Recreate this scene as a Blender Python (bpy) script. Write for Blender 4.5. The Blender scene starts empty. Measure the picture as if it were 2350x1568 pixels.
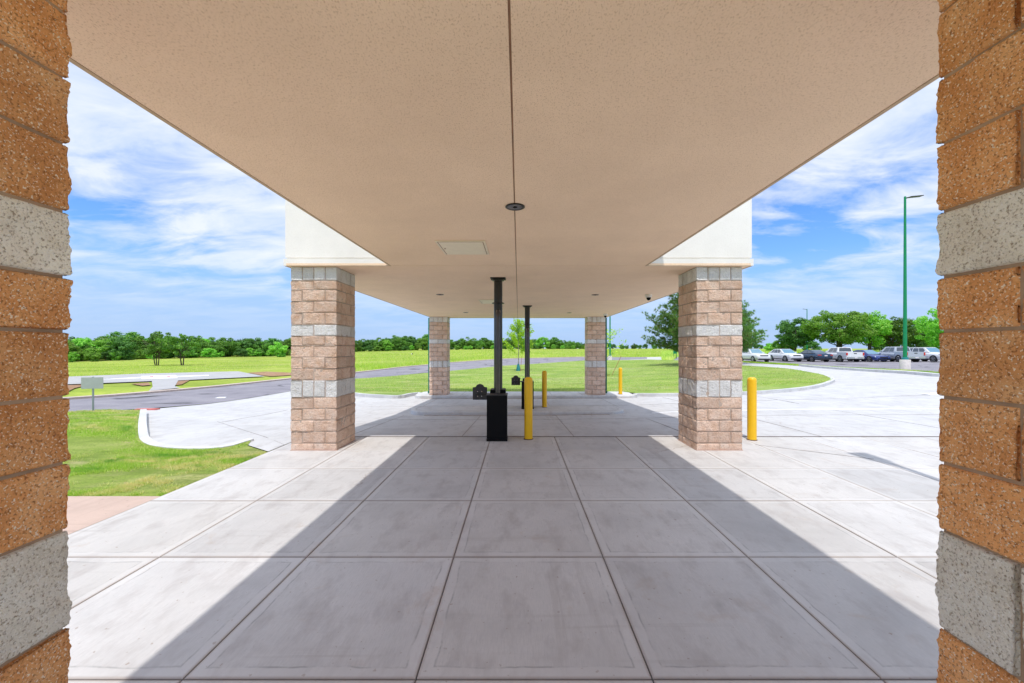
import bpy, bmesh, math, random
import numpy as np
from mathutils import Vector, Matrix, noise as mn
from mathutils.geometry import delaunay_2d_cdt
random.seed(7); rng = np.random.default_rng(7)
PI = math.pi
scene = bpy.context.scene
COL = scene.collection

# ------------------------------------------------------------------ camera model (photo pixels measured on a 2350 px wide view)
F, VX, VY, CH = 914.0, 1190.0, 800.0, 1.80
YK = np.array([0, 8.1, 12.5, 18, 24, 30, 50, 70, 110, 280, 1500.])
AK = np.array([-1.2, -.6, -.42, -.25, 0, .25, .45, .7, 1.1])
ZT = np.array([
 [0,0,-.15,-.40,-.55,-.70,-1.0,-1.4,-2.05,-2.3,-2.5],
 [0,0,-.25,-.45,-.57,-.65,-.90,-1.1,-1.25,-1.2,-1.0],
 [0,0,-.28,-.46,-.55,-.60,-.75,-.75,-.50,.60,.80],
 [0,0,-.30,-.46,-.52,-.55,-.55,-.50,-.20,1.2,1.4],
 [0,0,-.30,-.46,-.53,-.57,-.45,.00,.50,1.5,1.7],
 [0,0,-.27,-.44,-.48,-.48,-.35,.10,.60,1.5,1.7],
 [0,0,-.18,-.35,-.30,-.20,-.05,.35,.80,1.5,1.7],
 [0,0,-.12,-.15,-.02,.08,.15,.55,.90,1.4,1.6],
 [0,0,-.10,.20,.33,.38,.25,.55,.90,1.3,1.5]])
def Z(x, y):
    a = min(max(x / max(y, 8.0), AK[0]), AK[-1])
    yy = min(max(y, 0.0), 1500.0)
    i = int(min(max(np.searchsorted(AK, a) - 1, 0), len(AK) - 2))
    t = (a - AK[i]) / (AK[i+1] - AK[i]); t = t*t*(3-2*t)
    j = int(min(max(np.searchsorted(YK, yy) - 1, 0), len(YK) - 2))
    s = (yy - YK[j]) / (YK[j+1] - YK[j])
    za = ZT[i, j] * (1-s) + ZT[i, j+1] * s
    zb = ZT[i+1, j] * (1-s) + ZT[i+1, j+1] * s
    return float(za * (1-t) + zb * t)
def Zv(x, y):
    x = np.asarray(x, float); y = np.asarray(y, float)
    a = np.clip(x / np.maximum(y, 8.0), AK[0], AK[-1]); yy = np.clip(y, 0, 1500)
    i = np.clip(np.searchsorted(AK, a) - 1, 0, len(AK) - 2)
    t = (a - AK[i]) / (AK[i+1] - AK[i]); t = t*t*(3-2*t)
    j = np.clip(np.searchsorted(YK, yy) - 1, 0, len(YK) - 2)
    s = (yy - YK[j]) / (YK[j+1] - YK[j])
    return (ZT[i, j]*(1-s) + ZT[i, j+1]*s)*(1-t) + (ZT[i+1, j]*(1-s) + ZT[i+1, j+1]*s)*t
def G(px, py, off=0.0):
    """ground point seen at that place of the photograph"""
    a = (px - VX) / F; s = (py - VY) / F
    d = 1.0
    while d < 400:
        if CH - s*d <= Z(a*d, d) + off: break
        d *= 1.01
    lo, hi = d/1.01, d
    for _ in range(30):
        m = (lo+hi)/2
        if CH - s*m <= Z(a*m, m) + off: hi = m
        else: lo = m
    return (a*hi, hi)

# ------------------------------------------------------------------ materials
def new_mat(name):
    m = bpy.data.materials.new(name); m.use_nodes = True
    nt = m.node_tree; b = nt.nodes['Principled BSDF']
    return m, nt, b
def N(nt, typ, **kw):
    n = nt.nodes.new(typ)
    for k, v in kw.items():
        if k.startswith('_'): setattr(n, k[1:], v)
        else: n.inputs[k.replace('__', ' ')].default_value = v
    return n
def L(nt, a, b): nt.links.new(a, b)
def ramp(nt, fac, stops):
    r = nt.nodes.new('ShaderNodeValToRGB'); L(nt, fac, r.inputs[0])
    e = r.color_ramp.elements
    while len(e) > len(stops): e.remove(e[-1])
    while len(e) < len(stops): e.new(0.5)
    for el, (p, c) in zip(e, stops):
        el.position = p; el.color = (c[0], c[1], c[2], 1) if not isinstance(c, (int, float)) else (c, c, c, 1)
    return r.outputs[0]
def mixc(nt, fac, a, b, mode='MIX'):
    m = nt.nodes.new('ShaderNodeMix'); m.data_type = 'RGBA'; m.blend_type = mode
    for s, v in ((0, fac), (6, a), (7, b)):
        if isinstance(v, (int, float)): m.inputs[s].default_value = v
        elif isinstance(v, (tuple, list)): m.inputs[s].default_value = (*v[:3], 1)
        else: L(nt, v, m.inputs[s])
    return m.outputs[2]
def math_(nt, op, a, b=None, clamp=False):
    m = nt.nodes.new('ShaderNodeMath'); m.operation = op; m.use_clamp = clamp
    for i, v in enumerate((a, b)):
        if v is None: continue
        if isinstance(v, (int, float)): m.inputs[i].default_value = v
        else: L(nt, v, m.inputs[i])
    return m.outputs[0]
def tex(nt, scale, detail=4, rough=.55, mapscale=None, dist=0.0, rot=None):
    tc = nt.nodes.new('ShaderNodeTexCoord'); v = tc.outputs['Object']
    if mapscale or rot:
        mp = nt.nodes.new('ShaderNodeMapping'); L(nt, v, mp.inputs[0])
        if mapscale: mp.inputs['Scale'].default_value = mapscale
        if rot: mp.inputs['Rotation'].default_value = rot
        v = mp.outputs[0]
    n = N(nt, 'ShaderNodeTexNoise', Scale=scale, Detail=detail, Roughness=rough, Distortion=dist); L(nt, v, n.inputs['Vector'])
    return n.outputs['Fac']
def bump(nt, b, h, strength, dist=.01):
    bp = N(nt, 'ShaderNodeBump', Strength=strength, Distance=dist); L(nt, h, bp.inputs['Height'])
    L(nt, bp.outputs[0], b.inputs['Normal']); return bp
def simple(name, c, rough=.5, metal=0.0, var=.08, spec=.5, coat=0.0, emis=None):
    m, nt, b = new_mat(name)
    f = tex(nt, 9, 5)
    lo = tuple(v*(1-var) for v in c); hi = tuple(min(1, v*(1+var)) for v in c)
    L(nt, ramp(nt, f, [(.3, lo), (.7, hi)]), b.inputs['Base Color'])
    b.inputs['Roughness'].default_value = rough; b.inputs['Metallic'].default_value = metal
    b.inputs['Specular IOR Level'].default_value = spec
    if coat: b.inputs['Coat Weight'].default_value = coat; b.inputs['Coat Roughness'].default_value = .05
    return m

def mat_block(name, dark, mid, light, spec_c, pit, near=False, specs=.1):
    m, nt, b = new_mat(name)
    geo = nt.nodes.new('ShaderNodeNewGeometry')
    big = tex(nt, 7, 5, .6)
    base = ramp(nt, big, [(.3, dark), (.5, mid), (.72, light)])
    isl = ramp(nt, geo.outputs['Random Per Island'], [(0, .86), (.5, 1.0), (1, 1.09)])
    base = mixc(nt, 1.0, base, isl, 'MULTIPLY')
    s1 = 135 if near else 120
    fine = tex(nt, s1, 3, .6)
    base = mixc(nt, ramp(nt, fine, [(.33, .85), (.48, 0)]), base, pit)
    base = mixc(nt, ramp(nt, tex(nt, s1*1.25, 1, .5, rot=(.4, .2, 0)), [(.62, 0), (.67, specs)]), base, spec_c)
    L(nt, base, b.inputs['Base Color'])
    b.inputs['Roughness'].default_value = .95; b.inputs['Specular IOR Level'].default_value = .2
    med = tex(nt, 34 if not near else 60, 4, .7)
    bump(nt, b, math_(nt, 'ADD', fine, math_(nt, 'MULTIPLY', med, 3.0 if not near else 1.0)), .9, .007 if near else .016)
    if not near:
        base = mixc(nt, ramp(nt, med, [(.34, .35), (.46, 0)]), base, pit); L(nt, base, b.inputs['Base Color'])
    return m

def mat_concrete(name, c, slab=False, stain=.5, broom=True, dirt=(.30, .22, .17)):
    m, nt, b = new_mat(name)
    f1 = tex(nt, .9, 6, .62, dist=.4)
    f2 = tex(nt, 4.5, 6, .65, mapscale=(1, .45, 1))
    f3 = tex(nt, 40, 4, .6)
    lo = tuple(v*.86 for v in c); hi = tuple(min(1, v*1.08) for v in c)
    base = ramp(nt, f1, [(.3, lo), (.5, c), (.7, hi)])
    base = mixc(nt, ramp(nt, f2, [(.30, stain), (.50, 0)]), base, tuple(v*.74*w for v, w in zip(c, (1.0, .96, .95))))
    base = mixc(nt, ramp(nt, tex(nt, 2.1, 5, .7, dist=1.0), [(.62, 0), (.74, stain*.7)]), base, tuple(v*w for v, w in zip(c, (.86, .72, .60))))
    base = mixc(nt, ramp(nt, tex(nt, 24, 2, .5), [(.70, 0), (.735, .65)]), base, dirt)   # small specks
    base = mixc(nt, ramp(nt, f3, [(.3, .25), (.6, 0)]), base, tuple(v*.85 for v in c))
    for rz_, ms_, am in ((.35, (.12, 2.6, 1), .38), (-.5, (2.2, .10, 1), .30), (1.1, (.18, 3.4, 1), .25)):
        base = mixc(nt, math_(nt, 'MULTIPLY', ramp(nt, tex(nt, 2.4, 4, .6, mapscale=ms_, rot=(0, 0, rz_), dist=.25), [(.60, 0), (.66, am), (.69, am), (.73, 0)]), ramp(nt, tex(nt, .5, 3), [(.45, 0), (.58, 1)])), base, tuple(v*w for v, w in zip(c, (.66, .62, .60))))
    tcc = nt.nodes.new('ShaderNodeTexCoord'); wv = N(nt, 'ShaderNodeTexNoise', Scale=1.4, Detail=5, Roughness=.7); L(nt, tcc.outputs['Object'], wv.inputs['Vector'])
    va = nt.nodes.new('ShaderNodeVectorMath'); va.operation = 'MULTIPLY_ADD'; L(nt, wv.outputs['Color'], va.inputs[0]); va.inputs[1].default_value = (.7, .7, 0); L(nt, tcc.outputs['Object'], va.inputs[2])
    vk = N(nt, 'ShaderNodeTexVoronoi', Scale=.32, _feature='DISTANCE_TO_EDGE'); L(nt, va.outputs[0], vk.inputs['Vector'])
    base = mixc(nt, math_(nt, 'MULTIPLY', ramp(nt, vk.outputs['Distance'], [(.0010, .6), (.0028, 0)]), ramp(nt, tex(nt, .45, 2), [(.54, 0), (.60, 1)])), base, dirt)
    base = mixc(nt, ramp(nt, tex(nt, 1.1, 6, .7, dist=1.4), [(.60, 0), (.72, stain*.55)]), base, tuple(v*w for v, w in zip(c, (.80, .66, .56))))
    h = math_(nt, 'MULTIPLY', f3, .4)
    if slab:
        geo = nt.nodes.new('ShaderNodeNewGeometry')
        base = mixc(nt, 1.0, base, ramp(nt, geo.outputs['Random Per Island'], [(0, (.90,.90,.91)), (.5, (.99, .97, .95)), (1, (1.05, 1.05, 1.06))]), 'MULTIPLY')
        u1 = nt.nodes.new('ShaderNodeUVMap'); u1.uv_map = 'edge_a'; u2 = nt.nodes.new('ShaderNodeUVMap'); u2.uv_map = 'edge_b'
        s1 = nt.nodes.new('ShaderNodeSeparateXYZ'); s2 = nt.nodes.new('ShaderNodeSeparateXYZ')
        L(nt, u1.outputs[0], s1.inputs[0]); L(nt, u2.outputs[0], s2.inputs[0])
        wob = math_(nt, 'MULTIPLY', math_(nt, 'SUBTRACT', tex(nt, 3, 3), .5), .05)
        e = math_(nt, 'MINIMUM', math_(nt, 'MINIMUM', s1.outputs[0], s1.outputs[1]), math_(nt, 'MINIMUM', s2.outputs[0], s2.outputs[1]))
        e2 = math_(nt, 'ADD', e, wob)
        inner = ramp(nt, e2, [(.070, 0), (.082, 1)])
        ridge = math_(nt, 'MULTIPLY', ramp(nt, e2, [(.068, 0), (.074, 1), (.078, 1), (.084, 0)]), ramp(nt, tex(nt, 3.5, 5, .75), [(.44, .05), (.60, 1)]))
        base = mixc(nt, math_(nt, 'MULTIPLY', ridge, .7), base, tuple(v*.42 for v in c))
        base = mixc(nt, math_(nt, 'MULTIPLY', math_(nt, 'SUBTRACT', 1, inner), .22), base, tuple(min(1, v*1.12) for v in c))
        base = mixc(nt, math_(nt, 'MULTIPLY', ramp(nt, e, [(.004, 1), (.018, 0)]), .45), base, dirt)
        bro = tex(nt, 26, 3, .7, mapscale=(6.5, .35, 1))
        h = math_(nt, 'ADD', h, math_(nt, 'MULTIPLY', math_(nt, 'MULTIPLY', bro, inner), 1.1))
        base = mixc(nt, math_(nt, 'MULTIPLY', inner, ramp(nt, bro, [(.38, .32), (.55, 0)])), base, tuple(v*.74 for v in c))
    elif broom:
        bro = tex(nt, 10, 3, .7, mapscale=(.3, 7, 1)); h = math_(nt, 'ADD', h, bro)
        base = mixc(nt, ramp(nt, bro, [(.35, .22), (.55, 0)]), base, tuple(v*.8 for v in c))
    L(nt, base, b.inputs['Base Color']); b.inputs['Roughness'].default_value = .85; b.inputs['Specular IOR Level'].default_value = .3
    bump(nt, b, h, .35, .004)
    return m

def mat_stucco(name, c, bs=.5, scale=140, pit=.5):
    m, nt, b = new_mat(name)
    f1 = tex(nt, 1.3, 5, .6); f2 = tex(nt, scale, 3, .6, mapscale=(1, .6, 1)); f3 = tex(nt, scale*.4, 3)
    base = ramp(nt, f1, [(.3, tuple(v*.94 for v in c)), (.7, tuple(min(1, v*1.04) for v in c))])
    base = mixc(nt, ramp(nt, f2, [(.34, pit), (.46, 0)]), base, tuple(v*w for v, w in zip(c, (.62, .55, .45))))
    L(nt, base, b.inputs['Base Color']); b.inputs['Roughness'].default_value = .95; b.inputs['Specular IOR Level'].default_value = .2
    bump(nt, b, math_(nt, 'ADD', f2, f3), bs, .004)
    return m

def mat_grass(name, stops, patch, dry, sc=1.0, dryamt=.6, straw=0.0):
    m, nt, b = new_mat(name)
    f1 = tex(nt, .55*sc, 6, .65, dist=.6); f2 = tex(nt, .35*sc, 5, .7, mapscale=(.35, 1, 1), dist=.5); f3 = tex(nt, 22*sc, 4, .7)
    base = ramp(nt, f1, [(.3, stops[0]), (.5, stops[1]), (.7, stops[2])])
    base = mixc(nt, ramp(nt, f2, [(.52, 0), (.68, dryamt)]), base, dry)
    base = mixc(nt, ramp(nt, f3, [(.35, .7), (.55, 0)]), base, patch)
    if straw: base = mixc(nt, ramp(nt, tex(nt, 1.6*sc, 5, .7, dist=1), [(.60, 0), (.70, straw)]), base, (.42, .30, .20))
    base = mixc(nt, ramp(nt, tex(nt, 1.2*sc, 5, .75, mapscale=(.25, 1.3, 1), dist=.8), [(.40, .55), (.52, 0)]), base, tuple(v*.62 for v in stops[0]))
    L(nt, base, b.inputs['Base Color']); b.inputs['Roughness'].default_value = 1; b.inputs['Specular IOR Level'].default_value = .1
    bump(nt, b, math_(nt, 'ADD', f3, f2), .8, .03)
    return m

def mat_leaf(name, cols, trans=.35, patchc=None, psc=1.0):
    m, nt, b = new_mat(name)
    geo = nt.nodes.new('ShaderNodeNewGeometry'); oi = nt.nodes.new('ShaderNodeObjectInfo')
    c = ramp(nt, geo.outputs['Random Per Island'], [(i/(len(cols)-1), k) for i, k in enumerate(cols)])
    if patchc:
        c = mixc(nt, ramp(nt, tex(nt, .9*psc, 6, .72, mapscale=(.5, 1.3, 1), dist=1.0), [(.46, 0), (.57, .9)]), c, patchc[0])
        c = mixc(nt, ramp(nt, tex(nt, 1.5*psc, 5, .75, mapscale=(.6, 1.2, 1), dist=.7, rot=(0, 0, .5)), [(.36, .75), (.48, 0)]), c, patchc[1])
    hs = nt.nodes.new('ShaderNodeHueSaturation'); L(nt, c, hs.inputs['Color'])
    L(nt, math_(nt, 'ADD', math_(nt, 'MULTIPLY', oi.outputs['Random'], .02), .502), hs.inputs['Hue'])
    L(nt, math_(nt, 'ADD', math_(nt, 'MULTIPLY', oi.outputs['Random'], .75), .72), hs.inputs['Value'])
    L(nt, hs.outputs[0], b.inputs['Base Color']); b.inputs['Roughness'].default_value = .6; b.inputs['Specular IOR Level'].default_value = .25
    tr = nt.nodes.new('ShaderNodeBsdfTranslucent'); L(nt, mixc(nt, 1.0, hs.outputs[0], (1.3, 1.5, .6), 'MULTIPLY'), tr.inputs['Color'])
    mx = nt.nodes.new('ShaderNodeMixShader'); mx.inputs[0].default_value = trans
    L(nt, b.outputs[0], mx.inputs[1]); L(nt, tr.outputs[0], mx.inputs[2])
    L(nt, mx.outputs[0], nt.nodes['Material Output'].inputs[0])
    return m

M = {}
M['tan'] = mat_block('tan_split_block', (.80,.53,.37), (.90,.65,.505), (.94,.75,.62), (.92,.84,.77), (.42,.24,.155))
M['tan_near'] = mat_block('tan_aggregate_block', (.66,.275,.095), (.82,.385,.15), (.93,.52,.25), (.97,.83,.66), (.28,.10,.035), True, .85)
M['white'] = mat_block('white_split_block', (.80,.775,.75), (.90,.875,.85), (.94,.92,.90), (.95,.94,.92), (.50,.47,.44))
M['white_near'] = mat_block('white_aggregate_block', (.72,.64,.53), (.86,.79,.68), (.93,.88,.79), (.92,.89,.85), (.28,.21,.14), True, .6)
M['mortar'] = simple('mortar', (.47,.36,.29), .95, var=.15)
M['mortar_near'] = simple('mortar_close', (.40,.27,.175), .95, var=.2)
M['walk'] = mat_concrete('walk_concrete', (.58,.565,.55), slab=True, stain=.85)
M['drive'] = mat_concrete('drive_concrete', (.56,.55,.545), stain=.75)
M['kerb'] = mat_concrete('kerb_concrete', (.61,.605,.60), stain=.6, broom=False)
M['pinkpad'] = mat_concrete('pink_concrete', (.56,.42,.35), stain=.4)
M['sidewalk'] = mat_concrete('far_walk', (.44,.43,.42), stain=.5)
M['joint'] = simple('joint_dirt', (.075,.045,.032), .95, var=.4)
M['gutter'] = simple('gutter_silt', (.30,.19,.13), .95, var=.35)
M['softjoint'] = simple('soft_joint', (.30,.27,.26), .95, var=.3)
M['soffit'] = mat_stucco('soffit_stucco', (.97,.725,.53), 1.0, 130, .62)
M['fascia'] = mat_stucco('fascia_stucco', (.90,.865,.82), .35, 80, .15)
M['bead'] = simple('drip_bead', (.55,.40,.26), .8)
M['panel'] = simple('hatch_paint', (.90,.78,.60), .5, var=.03)
M['groove'] = simple('control_joint_sealant', (.33,.19,.11), .8, var=.2)
M['asphalt'] = None
m, nt, b = new_mat('asphalt')
f1 = tex(nt, .6, 6, .65, dist=.5); f2 = tex(nt, 60, 3)
base = ramp(nt, f1, [(.3, (.21,.195,.22)), (.5, (.29,.27,.295)), (.7, (.37,.345,.36))])
base = mixc(nt, ramp(nt, f2, [(.35, .5), (.6, 0)]), base, (.12,.11,.12))
tc = nt.nodes.new('ShaderNodeTexCoord')
nz = N(nt, 'ShaderNodeTexNoise', Scale=.5, Detail=3); L(nt, tc.outputs['Object'], nz.inputs['Vector'])
vv = nt.nodes.new('ShaderNodeVectorMath'); vv.operation = 'MULTIPLY_ADD'; L(nt, nz.outputs['Color'], vv.inputs[0]); vv.inputs[1].default_value = (2.5,2.5,0); L(nt, tc.outputs['Object'], vv.inputs[2])
vo = N(nt, 'ShaderNodeTexVoronoi', Scale=.16, _feature='DISTANCE_TO_EDGE'); L(nt, vv.outputs[0], vo.inputs['Vector'])
crk = math_(nt, 'MULTIPLY', ramp(nt, vo.outputs['Distance'], [(.006, 1), (.016, 0)]), ramp(nt, tex(nt, .35, 3), [(.47, 0), (.53, 1)]))
base = mixc(nt, crk, base, (.03,.028,.03))
L(nt, base, b.inputs['Base Color']); b.inputs['Roughness'].default_value = .9
bump(nt, b, f2, .4, .01); M['asphalt'] = m
M['lawn'] = mat_grass('lawn_grass', [(.20,.31,.06), (.31,.41,.09), (.43,.49,.14)], (.12,.24,.04), (.52,.50,.25), .8, .9, .5)
M['lawn_near'] = mat_grass('lawn_thatch', [(.20,.30,.05), (.30,.38,.08), (.42,.44,.15)], (.15,.19,.05), (.56,.47,.26), 1.6, .9, .75)
M['field'] = mat_grass('field_grass', [(.24,.33,.045), (.38,.45,.07), (.50,.53,.12)], (.18,.27,.04), (.50,.46,.20), .16, .7, .0)
M['dirt'] = mat_grass('bare_dirt', [(.32,.18,.10), (.42,.25,.15), (.50,.33,.22)], (.22,.13,.07), (.2,.22,.07), 1.2, .5)
M['blade'] = mat_leaf('grass_blade', [(.20,.33,.035), (.32,.45,.05), (.46,.55,.10), (.38,.48,.07), (.66,.56,.30)], .3, ((.62,.50,.29), (.13,.30,.03)))
M['tallblade'] = mat_leaf('tall_grass_blade', [(.22,.36,.03), (.36,.48,.04), (.52,.56,.07), (.30,.44,.04), (.60,.54,.22)], .35, ((.58,.56,.22), (.17,.30,.03)), .12)
M['leaf'] = mat_leaf('broad_leaf', [(.06,.15,.025), (.12,.24,.035), (.20,.34,.055), (.09,.20,.03), (.26,.38,.07)], .3)
M['leaf2'] = mat_leaf('bright_leaf', [(.13,.28,.04), (.23,.43,.06), (.37,.55,.10), (.19,.36,.05)], .35)
M['leafdark'] = mat_leaf('dark_leaf', [(.06,.15,.035), (.10,.23,.05), (.17,.32,.07), (.08,.19,.045)], .25)
M['leafyoung'] = mat_leaf('young_leaf', [(.25,.36,.03), (.38,.46,.05), (.50,.55,.07), (.18,.30,.03)], .45)
M['needle'] = mat_leaf('pine_needle', [(.08,.19,.04), (.13,.28,.05), (.22,.38,.07), (.10,.22,.05), (.42,.30,.15)], .15)
M['bark'] = simple('bark', (.11,.085,.065), .95, var=.4)
M['barklight'] = simple('pale_bark', (.30,.26,.22), .95, var=.3)
M['black'] = simple('black_enamel', (.004,.004,.0045), .5, var=.1, spec=.15)
M['blackmatt'] = simple('black_pipe_paint', (.018,.016,.016), .33, var=.2)
M['graphite'] = simple('graphite_plate', (.035,.032,.035), .45, var=.15)
M['conduit'] = simple('conduit_paint', (.075,.068,.066), .22, .3, var=.1)
M['yellow'] = simple('yellow_sleeve', (.90,.52,.004), .38, var=.05)
M['rubber'] = simple('rubber', (.012,.012,.013), .8)
M['green'] = simple('green_pole_paint', (.0,.25,.085), .35, var=.06)
M['greendark'] = simple('green_downspout', (.005,.10,.06), .4, var=.1)
M['teal'] = simple('teal_cover', (.02,.22,.24), .6, var=.15)
M['bronze'] = simple('dark_fixture', (.06,.055,.05), .35, .6)
M['lens'] = simple('lamp_lens', (.75,.58,.38), .4)
M['mirror'] = simple('reflector', (.35,.34,.33), .12, 1.0)
M['basecon'] = simple('pole_base_concrete', (.66,.60,.56), .9, var=.1)
M['signback'] = simple('galvanised_sign', (.50,.52,.52), .4, .5, var=.05)
M['steel'] = simple('galvanised_post', (.32,.36,.38), .45, .5)
M['hole'] = simple('post_hole', (.03,.04,.05), .8)
M['cam'] = simple('camera_shell', (.75,.72,.68), .4)
M['paint'] = simple('white_marking', (.86,.86,.86), .7, var=.06)
M['red'] = simple('red_marking', (.62,.05,.06), .7, var=.15)
M['redfade'] = simple('faded_red_kerb', (.60,.17,.15), .8, var=.25)
M['stake'] = simple('rusty_stake', (.36,.14,.07), .8)
M['carwhite'] = simple('white_car_paint', (.78,.78,.79), .25, var=.01, coat=1)
M['carsilver'] = simple('silver_car_paint', (.52,.55,.60), .3, .3, var=.01, coat=1)
M['carnavy'] = simple('navy_car_paint', (.01,.04,.085), .22, .2, var=.01, coat=1)
M['carblue'] = simple('blue_car_paint', (.03,.055,.22), .22, .3, var=.01, coat=1)
M['glass'] = simple('car_glass', (.03,.05,.07), .06, 0, spec=.9, coat=1)
M['wind'] = simple('windshield_glass', (.10,.24,.32), .06, 0, spec=.9, coat=1)
M['trim'] = simple('black_trim', (.02,.02,.022), .6)
M['chrome'] = simple('chrome', (.7,.7,.72), .15, 1.0)
M['rim'] = simple('alloy', (.55,.56,.58), .3, .8)
M['tail'] = simple('tail_lamp', (.65,.01,.015), .2, coat=1)
M['head'] = simple('head_lamp', (.7,.75,.8), .1, coat=1)
M['plate'] = simple('plate', (.75,.70,.68), .5)
M['bluecloth'] = simple('blue_plastic', (.06,.25,.5), .6)

# ------------------------------------------------------------------ mesh helpers
def link(name, me, mat=None, parent=None):
    o = bpy.data.objects.new(name, me); COL.objects.link(o)
    if mat is not None and me is not None: me.materials.append(mat)
    if parent is not None: o.parent = parent
    return o
def tag(o, label=None, cat=None, group=None, kind=None):
    if label: o['label'] = label
    if cat: o['category'] = cat
    if group: o['group'] = group
    if kind: o['kind'] = kind
    return o
def empty(name, loc, rz=0, **kw):
    o = bpy.data.objects.new(name, None); COL.objects.link(o); o.location = loc; o.rotation_euler = (0, 0, rz)
    o.empty_display_size = .1
    return tag(o, **kw)
def np_obj(name, V, Fc, mat, parent=None, smooth=False):
    """V (n,3), Fc (m,k) all same size faces"""
    me = bpy.data.meshes.new(name); V = np.asarray(V, np.float32); Fc = np.asarray(Fc, np.int32)
    n, (m, k) = len(V), Fc.shape
    me.vertices.add(n); me.vertices.foreach_set('co', V.ravel())
    me.loops.add(m*k); me.loops.foreach_set('vertex_index', Fc.ravel())
    me.polygons.add(m); me.polygons.foreach_set('loop_start', np.arange(m, dtype=np.int32)*k)
    me.update(calc_edges=True)
    if smooth: me.polygons.foreach_set('use_smooth', np.ones(m, bool))
    return link(name, me, mat, parent)
class MB:
    def __init__(s): s.v = []; s.f = []
    def add(s, vs, fs):
        k = len(s.v); s.v += [tuple(v) for v in vs]; s.f += [tuple(i+k for i in f) for f in fs]; return s
    def box(s, x0, x1, y0, y1, z0, z1):
        return s.add([(x0,y0,z0),(x1,y0,z0),(x1,y1,z0),(x0,y1,z0),(x0,y0,z1),(x1,y0,z1),(x1,y1,z1),(x0,y1,z1)],
                     [(0,3,2,1),(4,5,6,7),(0,1,5,4),(1,2,6,5),(2,3,7,6),(3,0,4,7)])
    def hexa(s, p):
        return s.add(p, [(0,3,2,1),(4,5,6,7),(0,1,5,4),(1,2,6,5),(2,3,7,6),(3,0,4,7)])
    def tube(s, pts, rad, n=12, cap=True):
        pts = [Vector(p) for p in pts]; rad = rad if isinstance(rad, (list, tuple)) else [rad]*len(pts)
        rings = []; prev = None
        for i, p in enumerate(pts):
            t = (pts[min(i+1, len(pts)-1)] - pts[max(i-1, 0)]).normalized()
            u = (prev - t*prev.dot(t)) if prev else (Vector((1,0,0)) if abs(t.x) < .9 else Vector((0,1,0)))
            u = (u - t*u.dot(t)).normalized(); w = t.cross(u); prev = u
            rings.append([p + (u*math.cos(2*PI*k/n) + w*math.sin(2*PI*k/n))*rad[i] for k in range(n)])
        vs = [v for r in rings for v in r]; fs = []
        for i in range(len(pts)-1):
            for k in range(n): fs.append((i*n+k, i*n+(k+1)%n, (i+1)*n+(k+1)%n, (i+1)*n+k))
        if cap: fs.append(tuple(range(n-1, -1, -1))); fs.append(tuple((len(pts)-1)*n+k for k in range(n)))
        return s.add(vs, fs)
    def lathe(s, prof, n=24, c=(0,0,0)):
        vs = [(c[0]+r*math.cos(2*PI*k/n), c[1]+r*math.sin(2*PI*k/n), c[2]+z) for r, z in prof for k in range(n)]; fs = []
        for i in range(len(prof)-1):
            for k in range(n): fs.append((i*n+k, i*n+(k+1)%n, (i+1)*n+(k+1)%n, (i+1)*n+k))
        fs.append(tuple(range(n-1, -1, -1))); fs.append(tuple((len(prof)-1)*n+k for k in range(n)))
        return s.add(vs, fs)
    def prism_y(s, poly, y0, y1):          # poly in (x,z)
        n = len(poly); vs = [(x, y0, z) for x, z in poly] + [(x, y1, z) for x, z in poly]
        return s.add(vs, [tuple(range(n)), tuple(range(2*n-1, n-1, -1))] + [(i, i+n, (i+1)%n+n, (i+1)%n) for i in range(n)])
    def prism_x(s, poly, x0, x1):          # poly in (y,z)
        n = len(poly); vs = [(x0, y, z) for y, z in poly] + [(x1, y, z) for y, z in poly]
        return s.add(vs, [tuple(range(n-1, -1, -1)), tuple(range(n, 2*n))] + [((i+1)%n, (i+1)%n+n, i+n, i) for i in range(n)])
    def build(s, name, mat, parent=None, bevel=0, smooth=False, seg=2, auto=None):
        me = bpy.data.meshes.new(name); me.from_pydata(s.v, [], s.f); me.update()
        bm = bmesh.new(); bm.from_mesh(me)
        bmesh.ops.recalc_face_normals(bm, faces=bm.faces)
        if bevel: bmesh.ops.bevel(bm, geom=[e for e in bm.edges if e.calc_face_angle(0) > .5], offset=bevel, segments=seg, affect='EDGES', clamp_overlap=True)
        if smooth:
            for f in bm.faces: f.smooth = True
            for e in bm.edges:
                if e.calc_face_angle(0) > .7: e.smooth = False
        bm.to_mesh(me); bm.free()
        return link(name, me, mat, parent)

# ------------------------------------------------------------------ terrain and flat surfaces
XS = np.unique(np.concatenate([np.arange(-40, 40.1, 1.0), np.arange(-200, 200, 8.), np.array([-1500, -1000, -600, -350, 350, 600, 1000, 1500.])]))
YS = np.unique(np.concatenate([np.array([-300, -100, -40, -20, -8, 0.]), YK[1:-1], np.arange(8.1, 40, .99), np.arange(40, 120, 4.), np.arange(120, 300, 12.), np.array([350, 450, 600, 900, 1500.])]))
def grid_sheet(name, off, mat):
    X, Y = np.meshgrid(XS, YS); Zz = Zv(X, Y) + off
    V = np.stack([X, Y, Zz], -1).reshape(-1, 3); nx, ny = len(XS), len(YS)
    i = np.arange((nx-1)*(ny-1)); r, c = i // (nx-1), i % (nx-1); k = r*nx + c
    return np_obj(name, V, np.stack([k, k+1, k+nx+1, k+nx], 1), mat, smooth=True)
def inpoly(x, y, poly):
    c = np.zeros(len(x), bool); n = len(poly)
    for i in range(n):
        (x0, y0), (x1, y1) = poly[i], poly[i-1]
        c ^= ((y0 > y) != (y1 > y)) & (x < (x1-x0)*(y-y0)/(y1-y0+1e-12)+x0)
    return c
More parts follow.
